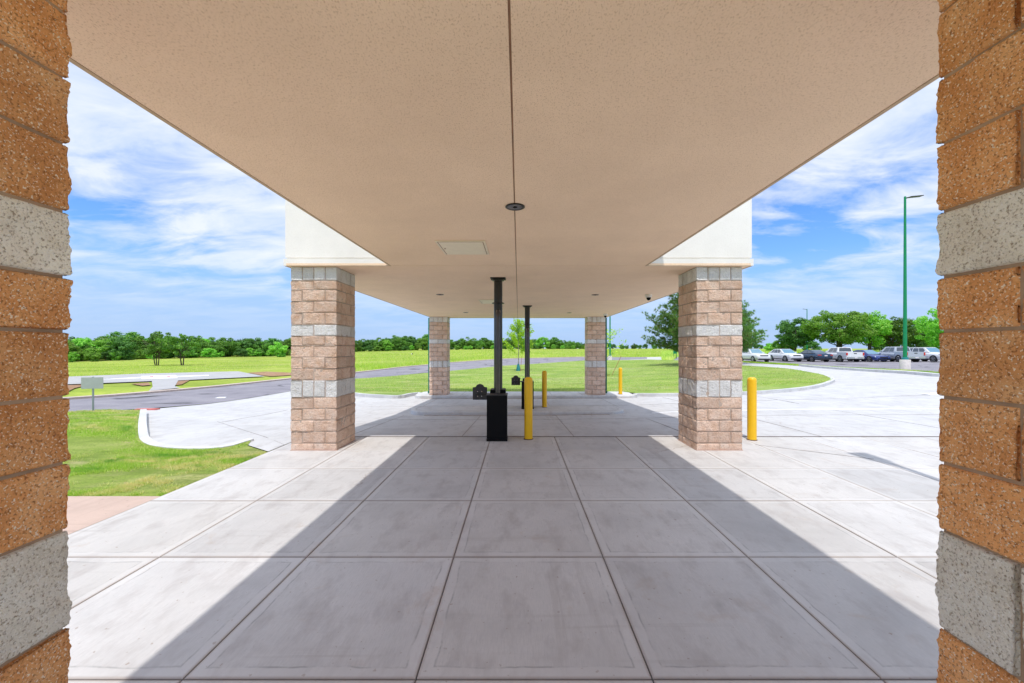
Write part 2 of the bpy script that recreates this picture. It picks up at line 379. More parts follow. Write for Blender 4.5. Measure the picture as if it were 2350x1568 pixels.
def patch(name, poly, off, mat, parent=None, step=1.0):
    """polygon of ground (world x,y) draped on the terrain"""
    x0, x1 = min(p[0] for p in poly), max(p[0] for p in poly); y0, y1 = min(p[1] for p in poly), max(p[1] for p in poly)
    P = []
    for a, b in zip(poly, list(poly[1:]) + [poly[0]]):
        n = max(1, int(math.hypot(b[0]-a[0], b[1]-a[1])/1.2))
        P += [(a[0]+(b[0]-a[0])*k/n, a[1]+(b[1]-a[1])*k/n) for k in range(n)]
    gx, gy = np.meshgrid(XS[(XS > x0) & (XS < x1)], YS[(YS > y0) & (YS < y1)]); gx, gy = gx.ravel(), gy.ravel()
    if len(gx):
        k = inpoly(gx, gy, poly); gx, gy = gx[k], gy[k]
    n = len(P); pts = [Vector(p) for p in P] + [Vector((a, b)) for a, b in zip(gx, gy)]
    vo, eo, fo = delaunay_2d_cdt(pts, [(k, (k+1) % n) for k in range(n)], [], 1, 1e-4)[:3]
    bm = bmesh.new(); vs = [bm.verts.new((v.x, v.y, Z(v.x, v.y) + (off(v.x, v.y) if callable(off) else off))) for v in vo]
    for f in fo: bm.faces.new([vs[k] for k in f])
    for f in bm.faces:
        f.smooth = True
        if f.normal.z == 0: f.normal_update()
        if f.normal.z < 0: f.normal_flip()
    me = bpy.data.meshes.new(name); bm.to_mesh(me); bm.free()
    return link(name, me, mat, parent)
def resample(pts, step):
    out = [Vector((*pts[0][:2], 0))]
    for a, b in zip(pts, pts[1:]):
        a = Vector((*a[:2], 0)); b = Vector((*b[:2], 0)); n = max(1, int((b-a).length/step))
        for i in range(1, n+1): out.append(a.lerp(b, i/n))
    return out
def smooth_pts(pts, it=2):
    for _ in range(it):
        q = [pts[0]]
        for a, b in zip(pts, pts[1:]):
            q += [(a[0]*.75+b[0]*.25, a[1]*.75+b[1]*.25), (a[0]*.25+b[0]*.75, a[1]*.25+b[1]*.75)]
        q.append(pts[-1]); pts = q
    return pts
def strip(mb, pts, w, z0, z1, step=.5):
    """box-profile strip along a line; z0, z1: heights above the terrain (numbers or functions)"""
    P = resample(pts, step); n = len(P); vs = []
    for i, p in enumerate(P):
        t = (P[min(i+1, n-1)] - P[max(i-1, 0)]).normalized(); s = Vector((-t.y, t.x, 0))*w/2
        for q in (p+s, p-s):
            zz = Z(q.x, q.y)
            a = z0(q.x, q.y) if callable(z0) else z0; b_ = z1(q.x, q.y) if callable(z1) else z1
            vs += [(q.x, q.y, zz+a), (q.x, q.y, zz+b_)]
    fs = []
    for i in range(n-1):
        a, b_ = i*4, i*4+4
        fs += [(a+1, a+3, b_+3, b_+1), (a, a+1, b_+1, b_), (a+2, b_+2, b_+3, a+3), (a, b_, b_+2, a+2)]
    fs += [(0, 2, 3, 1), (4*n-4, 4*n-3, 4*n-1, 4*n-2)]
    return mb.add(vs, fs)
def D(lst, off=0.0): return [G(x, y, off) for x, y in lst]

ground = tag(grid_sheet('ground', -.03, M['field']), kind='structure')
def Q2(x, y): return ((1700+x/4.127)*.958, (680+y/4.127)*.958)
def Q3(x, y): return ((160+x/3.266)*.958, (760+y/3.266)*.958)
def Q5(x, y): return ((830+x/5.875)*.958, (740+y/5.875)*.958)

# lawn levels: flush with the walk, one kerb above the drive
def off_left(x, y): return -.012 + .13*min(1, max(0, (y-7.3)/1.2))
left_kerb = D([(329.3,940.7), (324.9,992), (341,1003.8), (376,1009), (417.3,1012.6), (500,1013)], .12) + [(-5.20, 7.76)]
lk = smooth_pts(left_kerb, 2)
left_lawn_poly = [(-40, 4.88), (-4.37, 4.88), (-4.37, 6.95), (-5.02, 7.38), (-5.20, 7.76)] + lk[::-1][1:] + \
                 D([(240, 942), (160, 947)], .1) + [(-28, 12.3), (-40, 12.0)]
left_lawn = tag(patch('lawn', left_lawn_poly, off_left, M['lawn_near']), kind='structure')

med_low = D([(752,893), (770,898), (814.7,902.1), (834.3,904.6), (893,907.8), (919,908.2), (942,902.9), (966.4,900.5)], .13)
med_right = D([(1459,903.1), (1500,903.8), (1600,903.2), (1704,899.8), (1767.9,896.3), (1837.5,890.5), (1884,882.4), (1907,874.3), (1913,869.6), (1902.5,863.8),
               (1884,858), (1837.5,849.9), (1791,844), (1704,838.3), (1620,832), (1555,827)], .13)
med_up = D([(1485,825.5), (1340,828), (1155,840), (1034,852), (910,863.3), (814.7,870.3), (765,878)], .1)
isl_y0, isl_y1 = 17.9, 19.66
median_poly = med_low + [(-4.5, isl_y1), (5.0, isl_y1), (5.5, 18.9)] + med_right + med_up
median = tag(patch('lawn', median_poly, .13, M['lawn']), kind='structure')

drive_up = D([(329,940.7), (476,927.6), (668,898), (765,879), (910,864), (1155,840.5), (1340,828.5), (1485,820), (1555,818.5), (1703,832), (1837.5,840.6), (1937,848.8), (2062.7,856.5), (2148,864), (2260, 872)])
drive_poly = [(lk[0][0], lk[0][1])] + [tuple(p) for p in lk[1:]] + [(-4.9, 7.45), (-4.37, 7.05), (-4.37, 8.1), (30, 8.1), (34, 20)] + drive_up[::-1]
drive = tag(patch('driveway', drive_poly, 0.0, M['drive']), kind='structure')

road_low = D([(60,956), (162,946.8), (326,939.5), (476,927.6), (668,898), (765,880), (910,864), (1155,841), (1340,828.5), (1485,824)])
road_up = D([(1485,819.6), (1340,820), (1155,824.5), (1034,833), (910,845), (815,856), (666,870.5), (400,898), (162,917), (60, 924)])
road = tag(patch('road', road_low + road_up, .012, M['asphalt']), kind='structure')
carpark_poly = D([(1560,817.5), (1703,829.5), (1837,838), (1937,845.5), (2063,851), (2148,856.5), (2300,864)]) + [(75, 36), (75, 54), (30, 56.5), (22, 57)]
tag(patch('parking_lot', carpark_poly, .02, M['asphalt']), kind='structure')

# kerbs (part of the road works, each run an object of its own)
kb = MB(); strip(kb, lk, .14, -.05, lambda x, y: .14*min(1, max(.05, (y-7.3)/1.2)), .25)
kk = kb.build('kerb', M['kerb'], None, 0.0); tag(kk, kind='structure')
kb = MB(); strip(kb, smooth_pts(med_low + [(-4.6, 18.05)], 1), .17, -.1, .142, .4)
tag(kb.build('kerb', M['kerb']), kind='structure')
kb = MB(); strip(kb, smooth_pts([(5.25, 18.0)] + med_right[:-1], 2), .19, -.1, .142, .4)
tag(kb.build('kerb', M['kerb']), kind='structure')
kb = MB(); strip(kb, road_up[1:], .5, -.1, .10, 1.5); tag(kb.build('kerb', simple('tan_gutter', (.55,.44,.37), .9, var=.15)), kind='structure')
kb = MB(); strip(kb, drive_up[-5:], .35, -.1, .16, 1.0); tag(kb.build('kerb', M['kerb']), kind='structure')
rk = MB(); strip(rk, D([(312,939.3), (335,938.8), (362,938.6)], .03), .28, -.05, .04, .3); tag(rk.build('kerb', M['redfade']), kind='structure')

# drive joints
jb = MB()
for xj in (-3.5, -1.16, 1.135, 3.55, 6.2, 9.6):
    strip(jb, [(xj, 8.14), (xj*1.02, 12.4)], .014, -.01, .004, .4)
    strip(jb, [(xj*1.02, 13.9), (xj*1.04, 17.85)], .014, -.01, .004, .4)
strip(jb, [(-4.0, 11.3), (14, 11.3)], .012, -.01, .004, .6); strip(jb, [(-6, 14.9), (18, 15.2)], .012, -.01, .004, .6)
strip(jb, D([(509,969), (660,941)]), .016, -.01, .004, .5); strip(jb, D([(499,968), (652,1021)]), .012, -.01, .004, .5)
strip(jb, D([(1733,1021), (2005,1054)]), .012, -.01, .004, .5)
jb.build('control_joint', M['softjoint'], drive)
for yy, x0_, x1_ in ((12.475, -2.95, 2.85), (17.87, -4.4, 5.0)):
    g_ = MB(); strip(g_, [(x0_, yy), (x1_, yy)], .05, -.01, .004, .5); g_.build('gutter_dirt', M['gutter'], drive)
lip = MB(); strip(lip, [(-4.37, 8.12), (30, 8.12)], .035, -.04, .006, 2); lip.build('joint_sealant', M['joint'], drive)
# markings
mk = MB(); strip(mk, [(4.2, 12.55), (22, 12.5)], .10, .002, .008, .6)
tag(mk.build('lane_line', M['paint']), kind='structure')
ar = patch('lane_arrow', D([(2113,904.5), (2135,902.6), (2136,901.6), (2170,901.6), (2170,908), (2136,908), (2134,906.6)]), .008, M['paint']); tag(ar, kind='structure')
ar = patch('lane_arrow', D([Q3(1155,637), Q3(1190,628), Q3(1250,627), Q3(1235,636)]), .02, M['paint']); tag(ar, kind='structure')
# crossing path beyond the road
cp = D([Q3(-60,472), Q3(600,445), Q3(1340,427), Q3(1550,467), Q3(872,500), Q3(845,547), Q3(890,558), Q3(640,585), Q3(672,550), Q3(665,505), Q3(0,531), Q3(-60,534)])
tag(patch('path', cp, .05, M['sidewalk']), kind='structure')
mk = patch('path_marking', D([Q3(280,492), Q3(580,474), Q3(582,466), Q3(852,458), Q3(858,466), Q3(1110,457), Q3(1112,463), Q3(862,474), Q3(866,482), Q3(586,491), Q3(584,483), Q3(285,494)]), .06, M['paint']); tag(mk, kind='structure')
for q in ([(648,470),(676,469),(678,475),(650,476)], [(784,466),(808,465),(810,471),(786,472)]):
    tag(patch('red_marking', D([Q3(*p) for p in q]), .07, M['red']), kind='structure')
for q in ([(1410,437),(1560,428),(1755,436),(1755,456),(1600,466),(1540,460)], [(835,505),(960,497),(900,530),(850,535)], [(0,536),(180,530),(120,545),(60,560),(0,590)], [(500,525),(640,515),(655,535),(590,540)]):
    tag(patch('bare_dirt', D([Q3(*p) for p in q]), .035, M['dirt']), kind='structure')
tag(patch('path', [(-14, -4), (-4.372, -4), (-4.372, 4.87), (-14, 4.87)], -.006, M['pinkpad']), kind='structure')

# walk: slabs with real gaps over a dirt bed
XJ = [-4.36, -3.10, -1.83, -.56, .73, 1.98, 3.27, 4.47, 5.72, 6.97, 8.2, 9.45, 10.7, 12.0, 14.5, 17, 20, 24, 30]
YJ = [-4.18, -2.91, -1.64, -.37, .90, 2.17, 3.44, 4.71, 5.98, 7.06, 8.10]
bm = bmesh.new(); ua = bm.loops.layers.uv.new('edge_a'); ub = bm.loops.layers.uv.new('edge_b')
for i in range(len(XJ)-1):
    for j in range(len(YJ)-1):
        g = .0038 if abs(XJ[i]) < 3 or True else .004
        x0, x1, y0, y1 = XJ[i]+g*(XJ[i] > -4.3), XJ[i+1]-g, YJ[j]+.005, YJ[j+1]-.005*(YJ[j+1] < 8)
        if XJ[i] > 2.5: x0, x1 = XJ[i]+.003, XJ[i+1]-.003; y0, y1 = YJ[j]+.002, YJ[j+1]-.002*(YJ[j+1] < 8)
        dz = random.uniform(-.0015, .0015); r = .004
        xs = [x0, x0, x0+r, x1-r, x1, x1]; ys = [y0, y0, y0+r, y1-r, y1, y1]; zs = [-.05, -.003, 0, 0, -.003, -.05]
        vv = [[bm.verts.new((xs[a], ys[c], min(zs[a], zs[c])+dz)) for c in range(6)] for a in range(6)]
        for a in range(5):
            for c in range(5):
                f = bm.faces.new((vv[a][c], vv[a+1][c], vv[a+1][c+1], vv[a][c+1]))
                for lp in f.loops:
                    lp[ua].uv = (lp.vert.co.x-x0, lp.vert.co.y-y0); lp[ub].uv = (x1-lp.vert.co.x, y1-lp.vert.co.y)
me = bpy.data.meshes.new('walkway'); bm.to_mesh(me); bm.free()
walk = tag(link('walkway', me, M['walk']), kind='structure')
MB().add([(-4.36,-4.18,-.022),(30,-4.18,-.022),(30,8.1,-.022),(-4.36,8.1,-.022)], [(0,1,2,3)]).build('joint_bed', M['joint'], walk)
# flare next to the left column
tag(patch('walkway', [(-4.37, 6.95), (-4.37, 8.1), (-4.9, 8.1), (-5.22, 7.76), (-5.02, 7.4)], .004, M['drive']), kind='structure')

# islands
def island(x0, x1, y0, y1, ztop, zb, rnd):
    pts = []
    for cx, cy, a0 in ((x1-rnd, y0+rnd, -90), (x1-rnd, y1-rnd, 0), (x0+rnd, y1-rnd, 90), (x0+rnd, y0+rnd, 180)):
        for k in range(9): a = math.radians(a0+k*11.25); pts.append((cx+rnd*math.cos(a), cy+rnd*math.sin(a)))
    n = len(pts); cx, cy = (x0+x1)/2, (y0+y1)/2
    def ring(ins, z):
        out = []
        for x, y in pts: 
            dx = min(max(x, x0+rnd), x1-rnd); dy = min(max(y, y0+rnd), y1-rnd); v = Vector((x-dx, y-dy)); l = v.length
            v = v*((l-ins)/l); out.append((dx+v.x, dy+v.y, z))
        return out
    vs = ring(0, zb) + ring(.012, ztop-.03) + ring(.035, ztop-.004) + ring(.06, ztop); fs = []
    for r in range(3):
        for k in range(n): fs.append((r*n+k, r*n+(k+1) % n, (r+1)*n+(k+1) % n, (r+1)*n+k))
    fs.append(tuple(3*n+k for k in range(n)))
    return MB().add(vs, fs), ring
mb, rg = island(-3.54, 3.45, 12.5, 13.85, -.18, -.6, .62)
isl = mb.build('traffic_island', M['kerb']); tag(isl, 'low concrete island with rounded ends carrying the farther black pole in mid drive', 'traffic island')
j = MB(); r1 = rg(.17, -.176); r2 = rg(.185, -.176); n = len(r1)
j.add(r1+r2, [(k, (k+1) % n, (k+1) % n+n, k+n) for k in range(n)]).build('infill_joint', M['softjoint'], isl)
mb, rg = island(-4.7, 5.35, isl_y0, isl_y1, -.317, -.9, .3)
isl2 = mb.build('traffic_island', M['kerb']); tag(isl2, 'long raised concrete platform under the two far columns at the end of the canopy', 'traffic island')
for xj in (-2.6, -1.2, .15, 1.5, 2.9): MB().box(xj-.006, xj+.006, isl_y0+.1, isl_y1, -.33, -.314).build('control_joint', M['softjoint'], isl2)

# ------------------------------------------------------------------ canopy
CZ = 3.245
can = empty('canopy', (0, 6, CZ), label='large stucco drive-through canopy with tan soffit and cream fascia overhead', cat='canopy')
def cpart(mb, name, mat, **kw):
    o = mb.build(name, mat, None, **kw); o.parent = can; o.location = (0, -6, -CZ); return o
ROOF = 5.6
mb = MB(); mb.box(-2.226, -.046, -1.6, 6.93, CZ, CZ+.04).box(-.034, 2.21, -1.6, 6.93, CZ, CZ+.04)
mb.box(-4.05, -.046, 6.942, 18.92, CZ, CZ+.04).box(-.034, 4.05, 6.942, 18.92, CZ, CZ+.04); cpart(mb, 'soffit', M['soffit'])
mb = MB(); mb.box(-.060, -.020, -1.6, 18.9, CZ+.006, CZ+.0395); cpart(mb, 'control_joint', M['groove'])
mb = MB(); mb.box(-2.256, -2.228, -1.6, 6.965, CZ-.004, CZ+.05).box(2.212, 2.24, -1.6, 6.965, CZ-.004, CZ+.05)
mb.box(-4.095, -4.052, 6.97, 18.93, CZ-.003, CZ+.05).box(4.052, 4.095, 6.97, 18.93, CZ-.003, CZ+.05).box(-4.05, 4.05, 18.922, 18.95, CZ-.003, CZ+.05)
cpart(mb, 'drip_edge', M['bead'])
mb = MB(); mb.box(-2.245, 2.229, -1.6, 6.99, CZ+.052, ROOF)
mb.box(-4.08, 4.08, 6.965, 18.94, CZ+.145, ROOF).box(-4.06, 4.06, 6.985, 18.92, CZ+.12, CZ+.144).box(-4.10, 4.10, 6.945, 18.955, CZ+.052, CZ+.119)
mb.box(-4.10, -2.262, 6.945, 6.968, CZ, CZ+.0515).box(2.246, 4.10, 6.945, 6.968, CZ, CZ+.0515)
cpart(mb, 'fascia', M['fascia'])
mb = MB(); mb.box(-2.41, 2.41, -1.6, 6.90, ROOF-.25, ROOF+.08).box(-4.13, 4.13, 6.91, 18.99, ROOF+.002, ROOF+.085); cpart(mb, 'shadow_brim', M['green'])  # unseen overhang, added to widen the shadow the canopy casts
for (x0, x1, y0, y1) in ((-1.123, -.448, 5.33, 6.08), (-1.19, -.53, 11.75, 12.75)):
    mb = MB(); mb.box(x0, x1, y0, y1, CZ-.012, CZ-.001)
    pn = cpart(mb, 'access_panel', M['panel'], bevel=.003)
    e = MB(); w = .028
    e.box(x0+w, x0+w+.008, y0+w, y1-w, CZ-.015, CZ-.0125).box(x1-w-.008, x1-w, y0+w, y1-w, CZ-.015, CZ-.0125).box(x0+w, x1-w, y0+w-.006, y0+w, CZ-.015, CZ-.0125)
    e.lathe([(.012, -.019), (.012, -.0125)], 12, (x0+.07, (y0+y1)/2, CZ)).build('panel_gap', M['groove'], pn)

def downlight(x, y, label):
    r = empty('recessed_light', (x, y, CZ), label=label, cat='ceiling light', group='recessed lights in the canopy soffit')
    MB().lathe([(.098, -.001), (.100, -.008), (.092, -.012), (.080, -.010), (.080, -.001)], 32).build('trim_ring', M['bronze'], r, smooth=True)
    MB().lathe([(.079, -.009), (.060, -.006), (.03, -.003), (.012, -.002)], 32).build('reflector', M['mirror'], r, smooth=True)
    MB().lathe([(.020, -.004), (.022, -.012), (.012, -.016), (.002, -.017)], 16).build('bulb', M['black'], r, smooth=True)
downlight(-.035, 4.05, 'round dark recessed light on the centre joint of the soffit, nearest of the five')
downlight(-2.1, 10.65, 'small recessed light in the soffit left of the nearer black pole')
downlight(2.06, 10.7, 'small recessed light in the soffit to the right of the farther black pole')
downlight(-2.12, 16.0, 'small recessed light near the far end of the soffit, next to the far left column')
downlight(2.05, 16.1, 'small recessed light near the far end of the soffit, next to the far right column')
def dome(x, y, label):
    r = empty('security_camera', (x, y, CZ), label=label, cat='camera', group='dome cameras under the soffit')
    MB().lathe([(.085, 0), (.09, -.03), (.075, -.075), (.055, -.085)], 24).build('housing', M['cam'], r, smooth=True)
    MB().lathe([(.056, -.07), (.058, -.10), (.048, -.135), (.025, -.155), (.004, -.16)], 24).build('dome', M['black'], r, smooth=True)
dome(3.48, 10.65, 'small white dome camera under the right soffit edge, halfway along the canopy')
dome(3.62, 16.6, 'small white dome camera under the soffit beside the far right column')

# ------------------------------------------------------------------ masonry columns
def column(cx, cy, zb, label, seed, phase=0, near=False, fine_faces=()):
    root = empty('masonry_column', (cx, cy, zb), label=label, cat='column', group='split-face block columns of the canopy')
    S = .4
    tops = [3.243, 2.999, 2.836, 2.633, 2.43, 2.222, 2.02, 1.853, 1.65, 1.447, 1.24, .938, .735, .532, .329, .126, -.077, -.28, -.5]
    kind = ['S'] + ['T']*4 + ['W'] + ['T']*4 + ['M'] + ['T']*8
    tan = ([], []); bands = {0: ([], []), 5: ([], []), 10: ([], [])}
    gj = .0045 if near else .005
    ca, cb = (.0075, .0030) if near else (.010, .0035)
    def addface(store, axis, sgn, u0, u1, z0, z1, cell, smoothface):
        tl = random.Random(int((u0*50+z0*31+axis*7+sgn*3+seed*11)*97)); t0, t1, t2 = tl.uniform(-.003, .004), tl.uniform(-.02, .02), tl.uniform(-.03, .03)
        if smoothface: t0 = t1 = t2 = 0
        us = [u0+gj*(u0 > -S+1e-6)]; us += list(np.linspace(u0+gj*1.6*(u0 > -S+1e-6), u1-gj*1.6*(u1 < S-1e-6), max(2, int((u1-u0)/cell)))); us.append(u1-gj*(u1 < S-1e-6))
        zs = [z0+gj] + list(np.linspace(z0+gj*1.7, z1-gj*1.7, max(2, int((z1-z0)/cell)))) + [z1-gj]
        base = len(store[0]); nu, nz = len(us), len(zs)
        for iu, u in enumerate(us):
            for iz, z in enumerate(zs):
                on_l = u0 <= -S+1e-6 and iu <= 1; on_r = u1 >= S-1e-6 and iu >= nu-2
                rim = (iz in (0, nz-1)) or (iu == 0 and u0 > -S+1e-6) or (iu == nu-1 and u1 < S-1e-6)
                if axis == 0: p = Vector((sgn*S, u, z))
                else: p = Vector((u, sgn*S, z))
                q = Vector((p.x+cx*3.1+seed, p.y+cy*1.7, p.z))
                k = .35 if smoothface else 1.0
                dd = mn.noise(q*11)*ca*k + mn.noise(q*34)*ca*.45*k + mn.noise(q*95)*cb*(1.0 if near else .8)*k
                if near: dd += mn.noise(q*170)*cb*.6
                # rounding towards the arrises of each block
                eu = min(u-u0, u1-u) if not (on_l or on_r) else 1; ez = min(z-z0, z1-z)
                e = min(eu, ez)
                dd += .001 - (.003*math.exp(-max(e, 0)/.004) if near else .007*math.exp(-max(e, 0)/.007))
                if not (on_l or on_r): dd += t0 + t1*(u-(u0+u1)/2)
                if not (on_l or on_r): dd += t2*(z-(z0+z1)/2)
                if near: dd = max(dd, -.0055)
                if rim: dd = -.009 if near else -.012 if near else -.014
                off = dd
                n1 = Vector((sgn, 0, 0)) if axis == 0 else Vector((0, sgn, 0))
                v = p + n1*off
                if on_l or on_r:
                    s2 = -1 if on_l else 1
                    if (iu == 0 or iu == nu-1): v += (Vector((0, s2, 0)) if axis == 0 else Vector((s2, 0, 0)))*off
                store[0].append(tuple(v))
        for a in range(nu-1):
            for c in range(nz-1):
                i = base+a*nz+c; store[1].append((i, i+nz, i+nz+1, i+1))
    for k, zt in enumerate(tops):
        zz1 = zt; zz0 = tops[k+1] if k+1 < len(tops) else zt-.2
        if zz1 <= zb: break
        zz0 = max(zz0, zb-.01)
        if zz1-zz0 < .03: break
        store = bands[k] if k in bands else tan
        for axis in (0, 1):
            for sgn in (-1, 1):
                if kind[k] in 'SM': cuts = [-.4, -.2, 0, .2, .4]
                else: cuts = [-.4, 0, .4] if (k + axis + phase) % 2 == 0 else [-.4, -.2, .2, .4]
                cell = .0075 if (axis, sgn) in fine_faces else (.02 if cy < 9 else .035)
                for a, b_ in zip(cuts, cuts[1:]): addface(store, axis, sgn, a, b_, zz0, zz1, cell, kind[k] == 'S')
    def mk(st, name, mat):
        o = np_obj(name, np.array(st[0])-np.array([0, 0, zb]), np.array(st[1]), mat, root, smooth=True)
        bm = bmesh.new(); bm.from_mesh(o.data); bmesh.ops.recalc_face_normals(bm, faces=bm.faces)
        # make every island face outwards
        for f in bm.faces:
            c = f.calc_center_median(); 
            if f.normal.x*c.x + f.normal.y*c.y < 0 and abs(f.normal.z) < .9: f.normal_flip()
        bm.to_mesh(o.data); bm.free(); return o
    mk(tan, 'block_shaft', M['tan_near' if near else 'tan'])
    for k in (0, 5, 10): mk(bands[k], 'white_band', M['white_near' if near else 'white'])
    MB().box(-S+(.0078 if near else .007), S-(.0078 if near else .007), -S+(.0078 if near else .007), S-(.0078 if near else .007), -.02, 3.243-zb).build('mortar_core', M['mortar_near' if near else 'mortar'], root)
    if not near: MB().box(-S-.012, S+.012, -S-.012, S+.012, -.05, .012).build('footing', simple('footing_stain', (.52,.36,.29), .9), root)
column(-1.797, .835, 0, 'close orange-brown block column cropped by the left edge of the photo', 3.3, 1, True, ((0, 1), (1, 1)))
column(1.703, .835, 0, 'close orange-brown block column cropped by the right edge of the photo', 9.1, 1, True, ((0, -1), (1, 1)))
column(-3.615, 7.43, 0, 'sunlit block column left of the black pole, at the front corner of the canopy next to the lawn', 1.7)
column(3.546, 7.43, 0, 'sunlit block column at the right front corner of the canopy, next to the tall yellow bollard', 5.2)
column(-3.66, 18.52, -.317, 'far shaded block column with a green downspout on its left side', 7.7)
column(3.55, 18.52, -.317, 'far shaded block column with a green downspout on its right side', 8.8)
for x, lab in ((-4.165, 'thin green downspout on the outer side of the far left column'), (4.075, 'green downspout on the outer side of the far right column')):
    r = empty('downspout', (x, 18.62, -.3), label=lab, cat='downspout', group='green downspouts')
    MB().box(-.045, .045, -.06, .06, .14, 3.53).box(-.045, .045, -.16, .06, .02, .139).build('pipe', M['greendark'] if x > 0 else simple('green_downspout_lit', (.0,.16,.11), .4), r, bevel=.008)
    for z in (.6, 1.8, 3.0): MB().box(-.052, .052, -.067, .067, z, z+.03).build('strap', M['greendark'], r)

# ------------------------------------------------------------------ tube poles with kiosk boxes
def pole(x, yb, zb, label, top):
    r = empty('pneumatic_tube_pole', (x, yb, zb), label=label, cat='service pole', group='black service poles under the canopy')
    H = top-zb; yp = .50
    MB().box(-.197, .197, 0, .30, .05, .885).build('cabinet', M['black'], r, bevel=.006)
    MB().box(-.203, .203, -.006, .306, 0, .048).build('plinth', M['black'], r, bevel=.003)
    MB().box(-.205, .205, -.008, .308, .886, .905).build('cabinet_lid', M['graphite'], r, bevel=.004)
    MB().box(-.155, .155, .31, .68, 0, .965).build('rear_housing', M['black'], r, bevel=.006)
    MB().lathe([(.087, .96), (.087, H-.02)], 28, (0, yp, 0)).build('tube', M['blackmatt'], r, smooth=True)
    MB().box(-.155, .155, yp-.155, yp+.155, H-.014, H-.001).build('ceiling_plate', M['black'], r, bevel=.003)
    MB().lathe([(.12, H-.05), (.125, H-.045), (.125, H-.02), (.10, H-.015)], 28, (0, yp, 0)).build('flange', M['blackmatt'], r, smooth=True)
    zr = 2.74 if zb > -.1 else 2.62+.18
    MB().lathe([(.088, zr-.02), (.125, zr-.016), (.128, zr-.008), (.125, zr), (.088, zr+.004)], 28, (0, yp, 0)).build('coupling_ring', M['blackmatt'], r, smooth=True)
    zc = 2.55 if zb > -.1 else 2.64
    pts = [(0.01, .20, .9), (0.01, .20, zc-.12)] + [(0.01, .20+.14*(1-math.cos(t)), zc-.12+.12*math.sin(t)) for t in np.linspace(.15, 1.45, 7)] + [(0.01, yp-.03, zc-.02)]
    MB().tube(pts, .045, 18).build('conduit', M['conduit'], r, smooth=True)
    for xx in (-.05, .07): MB().tube([(xx, .33, .96), (xx, .33, zc-.5)], .012, 8).build('cable_pipe', M['blackmatt'], r, smooth=True)
    # side plate on an arm
    pl = [(-.15, .0), (.15, .0), (.15, .26), (.10, .265)] + [(.085*math.cos(t), .265+.065*math.sin(t)) for t in np.linspace(.2, PI-.2, 12)] + [(-.10, .265), (-.15, .26)]
    pxx = -.39
    o = MB().prism_y([(pxx+a, .725+b_) for a, b_ in pl], .62, .66).build('terminal_plate', M['graphite'], r, bevel=.003)
    MB().box(pxx-.08, -.154, .585, .618, .835, .865).build('arm', M['blackmatt'], r, bevel=.004)
    for a in (-.045, .04):
        for b_ in (.80, .90): MB().lathe([(.009, -.0), (.009, .006)], 10).build('bolt', M['chrome'], o).matrix_world = Matrix.Translation((pxx+a, .617, b_)) @ Matrix.Rotation(PI/2, 4, 'X')
pole(-.42, 7.72, 0, 'tall black tube pole rising from a black cabinet on the walk, nearest of the two', CZ)
pole(.297, 13.0, -.18, 'farther black tube pole with a black cabinet standing on the middle island', CZ)

def bollard(x, y, z, label, h=1.23):
    r = empty('bollard', (x, y, z), label=label, cat='bollard', group='yellow bollards')
    R = .083
    MB().lathe([(R, 0.0), (R, h-.06)] + [(R*math.cos(t)**.6, h-.06+.06*math.sin(t)) for t in np.linspace(.15, 1.45, 8)] + [(.004, h)], 32).build('sleeve', M['yellow'], r, smooth=True)
    MB().lathe([(R+.012, -.01), (R+.012, .008), (R, .010)], 32).build('base_ring', simple('bollard_base', (.12,.06,.03), .9), r, smooth=True)
bollard(.197, 7.92, .003, 'shaded yellow bollard directly right of the nearer black pole cabinet')
bollard(.875, 13.45, -.18, 'shaded yellow bollard on the middle island next to the farther black pole')
bollard(4.72, 18.45, -.317, 'sunlit yellow bollard beyond the far right column at the edge of the lawn')
bollard(4.60, 7.85, .003, 'sunlit yellow bollard right of the front right column')

# ------------------------------------------------------------------ lamp posts
def lamp_post(x, y, H, label, rz=0, base=True, group='green parking lot lamp posts', z=None, pr=.085, headl=.78):
    z = Z(x, y) if z is None else z
    r = empty('street_lamp', (x, y, z), rz, label=label, cat='lamp post', group=group)
    b0 = 0
    if base: MB().lathe([(.30, -.3), (.30, .70), (.285, .72)], 32).build('concrete_base', M['basecon'], r, smooth=True); b0 = .72
    MB().lathe([(pr*1.75, b0), (pr*1.75, b0+.14), (pr*1.15, b0+.16)], 24).build('base_cover', M['teal'], r, smooth=True)
    MB().lathe([(pr*1.12, b0+.1), (pr*.62, H), (pr*.4, H+.02)], 20).build('pole', M['green'], r, smooth=True)
    hb = MB(); hb.hexa([(.03, -.045, H-.17), (.30, -.12, H-.06), (.30, .12, H-.06), (.03, .045, H-.17), (.03, -.045, H-.07), (.30, -.12, H-.01), (.30, .12, H-.01), (.03, .045, H-.07)])
    hb.hexa([(.30, -.15, H-.06), (headl, -.17, H+.05), (headl, .17, H+.05), (.30, .15, H-.06), (.30, -.15, H), (headl, -.17, H+.095), (headl, .17, H+.095), (.30, .15, H)])
    hd = hb.build('lamp_head', M['bronze'], r, bevel=.008)
    MB().hexa([(.42, -.09, H-.045), (.68, -.09, H+.004), (.68, .09, H+.004), (.42, .09, H-.045), (.42, -.09, H-.036), (.68, -.09, H+.013), (.68, .09, H+.013), (.42, .09, H-.036)]).build('lamp_lens', M['lens'], hd)
x, y = G(2077, 848.8); lamp_post(x, y, 12.3, 'tall green lamp post on a round concrete base in front of the parked pickup trucks', .05, pr=.105, headl=1.25)
lamp_post((1852-VX)/F*88, 88, 9.8, 'slender green lamp post behind the parked dark sedan', 2.6, pr=.11)
lamp_post((1400-VX)/F*62, 62, 12, 'green lamp post behind the far right column, rising out of sight above the canopy edge', .3, pr=.11)
